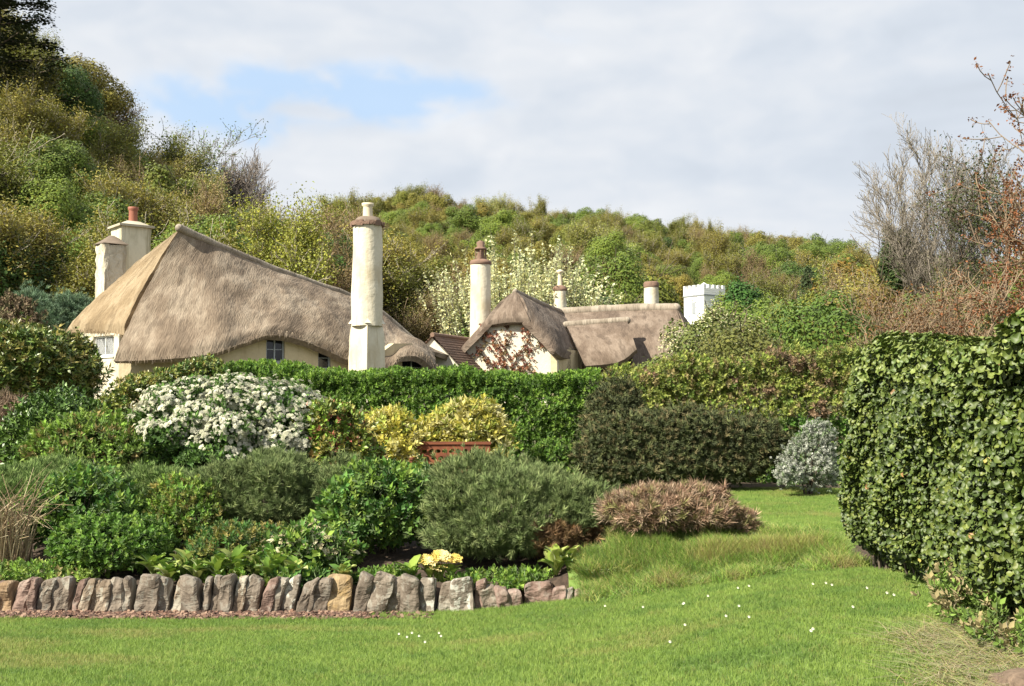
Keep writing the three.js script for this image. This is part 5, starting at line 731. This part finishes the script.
// every woodland tree is told by its kind, its slope and the landmark it rises over
{
  const marks = { left: [[60, 'by the left edge'], [95, 'left of square chimneys'], [152, 'above square chimneys'], [205, 'above the thatch peak'], [280, 'above big thatch, left'], [348, 'above big thatch, right'], [388, 'behind tall chimney'], [2000, 'right of tall chimney']], far: [[395, 'over tall chimney'], [440, 'right of tall chimney'], [500, 'over gabled cottage chimney'], [560, 'over blossom tree'], [625, 'over long thatch'], [680, 'over plain chimney'], [735, 'over white tower'], [800, 'right of tower'], [880, 'left of bare tree'], [2000, 'behind bare tree']], foot: [[560, 'behind gabled cottage'], [660, 'behind long thatch'], [745, 'beside white tower'], [810, 'right of tower'], [880, 'over ivy hedge corner'], [2000, 'behind right-hand trees']] };
  const sets = {};
  for (const t of woodTrees) { const m = marks[t.zone].find((q) => t.top[0] < q[0])[1], [a, b] = t.zone === 'left' ? [85, 105] : t.zone === 'far' ? [185, 245] : [85, 110], row = t.D < a ? 'low' : t.D < b ? 'halfway' : 'high'; (sets[KIND[t.kind].say + ' tree ' + row + ' on the ' + { left: 'left slope', far: 'far hill', foot: 'lower ground' }[t.zone] + ' ' + m] ??= []).push(t); }
  const ord = ['leftmost', 'second from left', 'third from left', 'fourth from left', 'fifth from left', 'sixth from left', 'seventh from left', 'eighth from left', 'ninth from left', 'tenth from left', 'eleventh from left'];
  for (const [lab, ts] of Object.entries(sets)) { ts.sort((a, b) => a.top[0] - b.top[0]); ts.forEach((t, i) => tag(t.g, ts.length === 1 ? lab : lab + ', ' + (i === ts.length - 1 ? 'rightmost' : ord[i] ?? ord[10]), 'tree', { left: 'trees of the wooded left slope', far: 'trees of the far wooded hill', foot: 'trees on the lower ground' }[t.zone])); }
}
// single trees with a look of their own
function ownTree(name, label, px, D, top, make, category = 'tree') { const x = xAt(px, D), y = gy(x, -D), H = at(px, top, D).y - y, g = thing(name, label, category, V(x, y - 0.05, -D)); make(g, H); return g; }
// blossom tree behind the second cottage: upright shoots clad in white-green flower
ownTree('blossom_tree', 'spreading tree with upright shoots of greenish-white blossom behind the gabled cottage', 520, 74, 236, (g, H) => {
  const r = rng(501), b = new Build(), fb = new Build(), lb = new Build();
  for (let k = 0; k < 300; k++) {
    const a = r() * 6.283, d = Math.sqrt(r()), x = Math.cos(a) * d * 6.6, z = Math.sin(a) * d * 3.6, y0 = H * (0.30 + 0.22 * (1 - d) + 0.1 * r()), len = H * (0.26 + 0.28 * r()) * (1 - 0.25 * d), lean = V(x * 0.055 + (r() - 0.5) * 0.25, 1, z * 0.055 + (r() - 0.5) * 0.25).normalize(), p = V(x * 0.85, y0, z * 0.85), m = p.clone().addScaledVector(lean, len * 0.5), q = m.clone().addScaledVector(lean.clone().add(V((r() - 0.5) * 0.2, 0.1, (r() - 0.5) * 0.2)).normalize(), len * 0.5);
    if (k < 40) frustum(b, V((r() - 0.5) * 0.4, 0, (r() - 0.5) * 0.4), p, 0.09, 0.04, 5);
    frustum(b, p, m, 0.035, 0.025, 3); frustum(b, m, q, 0.025, 0.01, 3);
    for (let i = 0; i < 70; i++) { const t = r(), c = p.clone().lerp(q, t).lerp(m, t < 0.5 ? 0 : 0).add(V(r() - 0.5, r() - 0.5, r() - 0.5).multiplyScalar(0.36)); const w = shade(r); flake(fb, r, c, V(r() - 0.5, r(), r() - 0.5).normalize(), 0.11 * (0.6 + 0.7 * r()), w); }
  }
  for (const q of dome(77, 5200, 5.6, H * 0.66, 4, { amp: 0.3, lobes: 22, depth: 0.5, flat: 0.5 })) flake(lb, r, q.p, q.n, 0.14 * (0.6 + 0.8 * r()), shade(r));
  part('branches', b.geo(), barkGrey, g); part('blossom', fb.geo(), crownMat([0.66, 0.67, 0.53]), g).userData.kind = 'stuff'; part('crown', lb.geo(), crownMat([0.11, 0.18, 0.04]), g);
});
const leafyOwn = (c, n, size, wpx, D, o = {}) => (g, H) => { const R = wpx / FOCAL * D / 2, r = rng(Math.round(wpx * 7 + D)); part('trunk', limbs(skeleton(r, H, { levels: 2, kids: [2, 2], trunk: 0.7, rad: 0.018 }).segs, 0.02), barkBrown, g); part('crown', crownShell(Math.round(wpx + D * 3), n, R, H * (o.full ?? 0.85), R * 0.9, H * (1 - (o.full ?? 0.85)), size, o), crownMat(c), g); };
const twigOwn = (bark, c, per, size, o, seed) => (g, H) => { const r = rng(seed), s = skeleton(r, H, o); part('trunk', limbs(s.segs.filter((q) => q[4] === 0), 0.02), bark, g); part('branches', limbs(s.segs.filter((q) => q[4] > 0), o.min ?? 0.012), bark, g); if (per) part('crown', crownTips(seed, s.tips, per, size, o.puff ?? 0.5), crownMat(c), g); };
ownTree('broadleaf_tree', 'fresh lime-green round tree above the long thatched range', 610, 92, 250, leafyOwn([0.13, 0.185, 0.035], 13000, 0.12, 100, 92));
ownTree('broadleaf_tree', 'yellowish-green tree right of the lime-green round tree', 650, 100, 262, leafyOwn([0.17, 0.195, 0.035], 8000, 0.16, 64, 100));
ownTree('blossoming_bush', 'whitish blossoming bush in front of the white tower', 712, 52, 303, (g, H) => { leafyOwn([0.13, 0.16, 0.05], 5500, 0.09, 100, 52, { full: 0.97, depth: 0.5 })(g, H); const fb = new Build(), r = rng(9); for (const q of dome(105, 2200, 50 / FOCAL * 52, H * 1.0, 2, { amp: 0.35, lobes: 20, depth: 0.35, low: 0.05 })) flake(fb, r, q.p, q.n, 0.06, shade(r)); part('blossom', fb.geo(), crownMat([0.55, 0.53, 0.42]), g); }, 'bush');
ownTree('leafy_bush', 'yellow-green bush between the blossoming bush and the hedge', 660, 34, 352, leafyOwn([0.13, 0.17, 0.03], 7000, 0.055, 120, 34, { full: 0.98 }), 'bush');
ownTree('leafy_bush', 'olive bush with blossom behind the yellow-green hedge', 745, 38, 318, leafyOwn([0.14, 0.15, 0.045], 8000, 0.06, 120, 38, { full: 0.98 }), 'bush');
ownTree('leafy_bush', 'broad fresh green bush behind the corner of the yellow-green hedge', 825, 46, 292, leafyOwn([0.095, 0.16, 0.03], 9500, 0.08, 140, 46, { full: 0.96 }), 'bush');
ownTree('leafy_bush', 'olive-brown bush left of the copper bush', 880, 52, 276, leafyOwn([0.16, 0.13, 0.035], 8000, 0.09, 110, 52, { full: 0.95 }), 'bush');
ownTree('copper_bush', 'copper-red budding bush above the ivy hedge, left of the others', 900, 30, 292, twigOwn(barkTan, [0.22, 0.115, 0.06], 4, 0.03, { levels: 4, kids: [3, 3, 2, 1], spread: 0.75, trunk: 0.6, up: 0.12, puff: 0.28, min: 0.008, wob: 0.4 }, 611), 'bush');
ownTree('copper_bush', 'copper-red budding bush below the bare tree', 955, 29, 288, twigOwn(barkTan, [0.22, 0.11, 0.06], 4, 0.03, { levels: 4, kids: [3, 3, 2, 1], spread: 0.75, trunk: 0.6, up: 0.12, puff: 0.28, min: 0.008, wob: 0.4 }, 612), 'bush');
ownTree('bare_tree', 'tall bare pale-twigged tree against the sky at the right', 938, 52, 134, (g, H) => { // a fan of long limbs with fine twigs
  const r = rng(641), tb = new Build(), bb = new Build(), fb = new Build(), bark = std({ color: lin(0.27, 0.235, 0.19) });
  const limb = (p, d, len, rad, lev) => { let q = p, n = lev === 0 ? 7 : lev === 1 ? 4 : 3; for (let k = 0; k < n; k++) { d = d.clone().add(V((r() - 0.5) * 0.28, 0.09, (r() - 0.5) * 0.28)).normalize(); const e = q.clone().addScaledVector(d, len / n); frustum(bb, q, e, Math.max(0.009, rad * (1 - 0.85 * k / n)), Math.max(0.008, rad * (1 - 0.85 * (k + 1) / n)), lev < 1 ? 5 : 3); if (lev < 3 && k > 0 - lev) for (let m = 0; m < (lev === 0 ? 3 : 2); m++) { const a = r() * 6.283, s = 0.35 + 0.4 * r(), u = V(d.y, -d.x, 0.01).normalize(), w = V().crossVectors(d, u); limb(q.clone().lerp(e, r()), d.clone().multiplyScalar(Math.cos(s)).addScaledVector(u, Math.sin(s) * Math.cos(a)).addScaledVector(w, Math.sin(s) * Math.sin(a)).normalize(), len * (lev === 0 ? 0.34 : 0.48) * (0.6 + 0.6 * r()) * (lev === 0 ? 1.15 - 0.6 * k / n : 1), rad * 0.4, lev + 1); } q = e; } if (lev >= 2 && r() < 0.35) flake(fb, r, q, V(r() - 0.5, r(), r() - 0.5).normalize(), 0.035, shade(r)); };
  frustum(tb, V(0, -0.2, 0), V(0.05, H * 0.3, 0), 0.17, 0.12, 8);
  for (let k = 0; k < 12; k++) { const a = k * 2.4, s = 0.08 + 0.62 * Math.sqrt((k + 0.3) / 12); limb(V(0.04, H * (0.2 + 0.1 * r()), 0), V(Math.sin(s) * Math.cos(a), Math.cos(s), Math.sin(s) * Math.sin(a)), H * (0.70 - 0.28 * s * s) * (0.92 + 0.1 * r()), 0.055, 0); }
  part('trunk', tb.geo(), bark, g); part('branches', bb.geo(), bark, g); part('buds', fb.geo(), crownMat([0.26, 0.24, 0.12]), g).userData.kind = 'stuff'; });
ownTree('ivy_clad_tree', 'dark ivy-covered tree right of the bare tree', 996, 47, 160, (g, H) => { twigOwn(barkBrown, [0.06, 0.08, 0.028], 14, 0.06, { levels: 3, kids: [3, 3, 2], spread: 0.8, trunk: 0.8, up: 0.06, ratio: 0.42, puff: 0.9, rad: 0.02 }, 655)(g, H); });
ownTree('evergreen_bush', 'dark holly growing low in the bare tree', 902, 54, 226, leafyOwn([0.05, 0.085, 0.025], 5000, 0.08, 44, 54, { full: 0.5, amp: 0.4 }), 'bush');
ownTree('red_budding_tree', 'near tree with red-brown bud clusters at the right picture edge', 1085, 21, 135, twigOwn(barkTan, [0.22, 0.085, 0.045], 13, 0.03, { levels: 4, kids: [4, 2, 2, 1], spread: 0.7, trunk: 0.62, up: 0.14, ratio: 0.55, puff: 0.12, min: 0.010, wob: 0.35, rad: 0.013 }, 671));
ownTree('leafy_bush', 'mid-green bush behind the copper bushes under the bare tree', 945, 44, 290, leafyOwn([0.10, 0.135, 0.03], 8000, 0.075, 130, 44, { full: 0.96 }), 'bush');
ownTree('oak_tree', 'low orange-brown oak on the rise behind the copper bushes', 868, 118, 250, leafyOwn([0.21, 0.14, 0.03], 9000, 0.2, 120, 118, { full: 0.9 }));
ownTree('conical_evergreen', 'small dark conical evergreen right of the white tower', 808, 130, 262, leafyOwn([0.04, 0.065, 0.022], 5000, 0.17, 26, 130, { full: 0.95, amp: 0.12 }));
ownTree('broadleaf_tree', 'rich green rounded tree just right of the white tower', 742, 128, 272, leafyOwn([0.05, 0.13, 0.028], 7000, 0.18, 48, 128, { full: 0.95 }));
// the cedar on the skyline at the left
ownTree('cedar_tree', 'dark flat-branched cedar against the sky in the top left corner', -12, 96, -40, (g, H) => { const r = rng(700), b = new Build(), c = new Build(); frustum(b, V(0, -1, 0), V(0.3, H, 0), 0.5, 0.1, 8); for (let k = 0; k < 34; k++) { const y = H * (0.25 + 0.72 * k / 34), a = k * 2.4, L = (1 - 0.55 * k / 34) * H * 0.36, q = V(Math.cos(a) * L, y + L * 0.12, Math.sin(a) * L); frustum(b, V(0, y, 0), q, 0.12, 0.03, 4); for (let i = 0; i < 420; i++) { const t = 0.2 + 0.85 * r(), w = L * 0.55 * (1.1 - Math.abs(t - 0.6)); flake(c, r, V(0, y, 0).lerp(q, t).add(V((r() - 0.5) * w, (r() - 0.4) * 0.7 - 0.7 * r() * r(), (r() - 0.5) * w)), V((r() - 0.5) * 0.8, 1, (r() - 0.5) * 0.8).normalize(), 0.2 * (0.6 + 0.7 * r()), shade(r)); } } part('trunk', b.geo(), barkBrown, g); part('crown', c.geo(), crownMat([0.028, 0.04, 0.022], 0.1), g); });
ownTree('pale_tree', 'pale blue-green airy tree on the skyline of the left slope', 190, 124, 133, twigOwn(barkGrey, [0.19, 0.26, 0.13], 4, 0.13, { levels: 4, kids: [3, 2, 2, 1], spread: 0.75, trunk: 0.6, puff: 0.9, min: 0.025 }, 711));
for (const [px, top, lab, sd] of [[222, 172, 'left of the two bare trees on the skyline beyond the thatch peak', 721], [246, 168, 'right of the two bare trees on the skyline beyond the thatch peak', 722]]) ownTree('bare_tree', lab, px, 126, top, twigOwn(std({ color: lin(0.25, 0.21, 0.18) }), null, 0, 0, { levels: 5, kids: [3, 2, 2, 2, 1], spread: 0.6, trunk: 0.62, up: 0.14, min: 0.022 }, sd));
renderer.render(scene, camera);
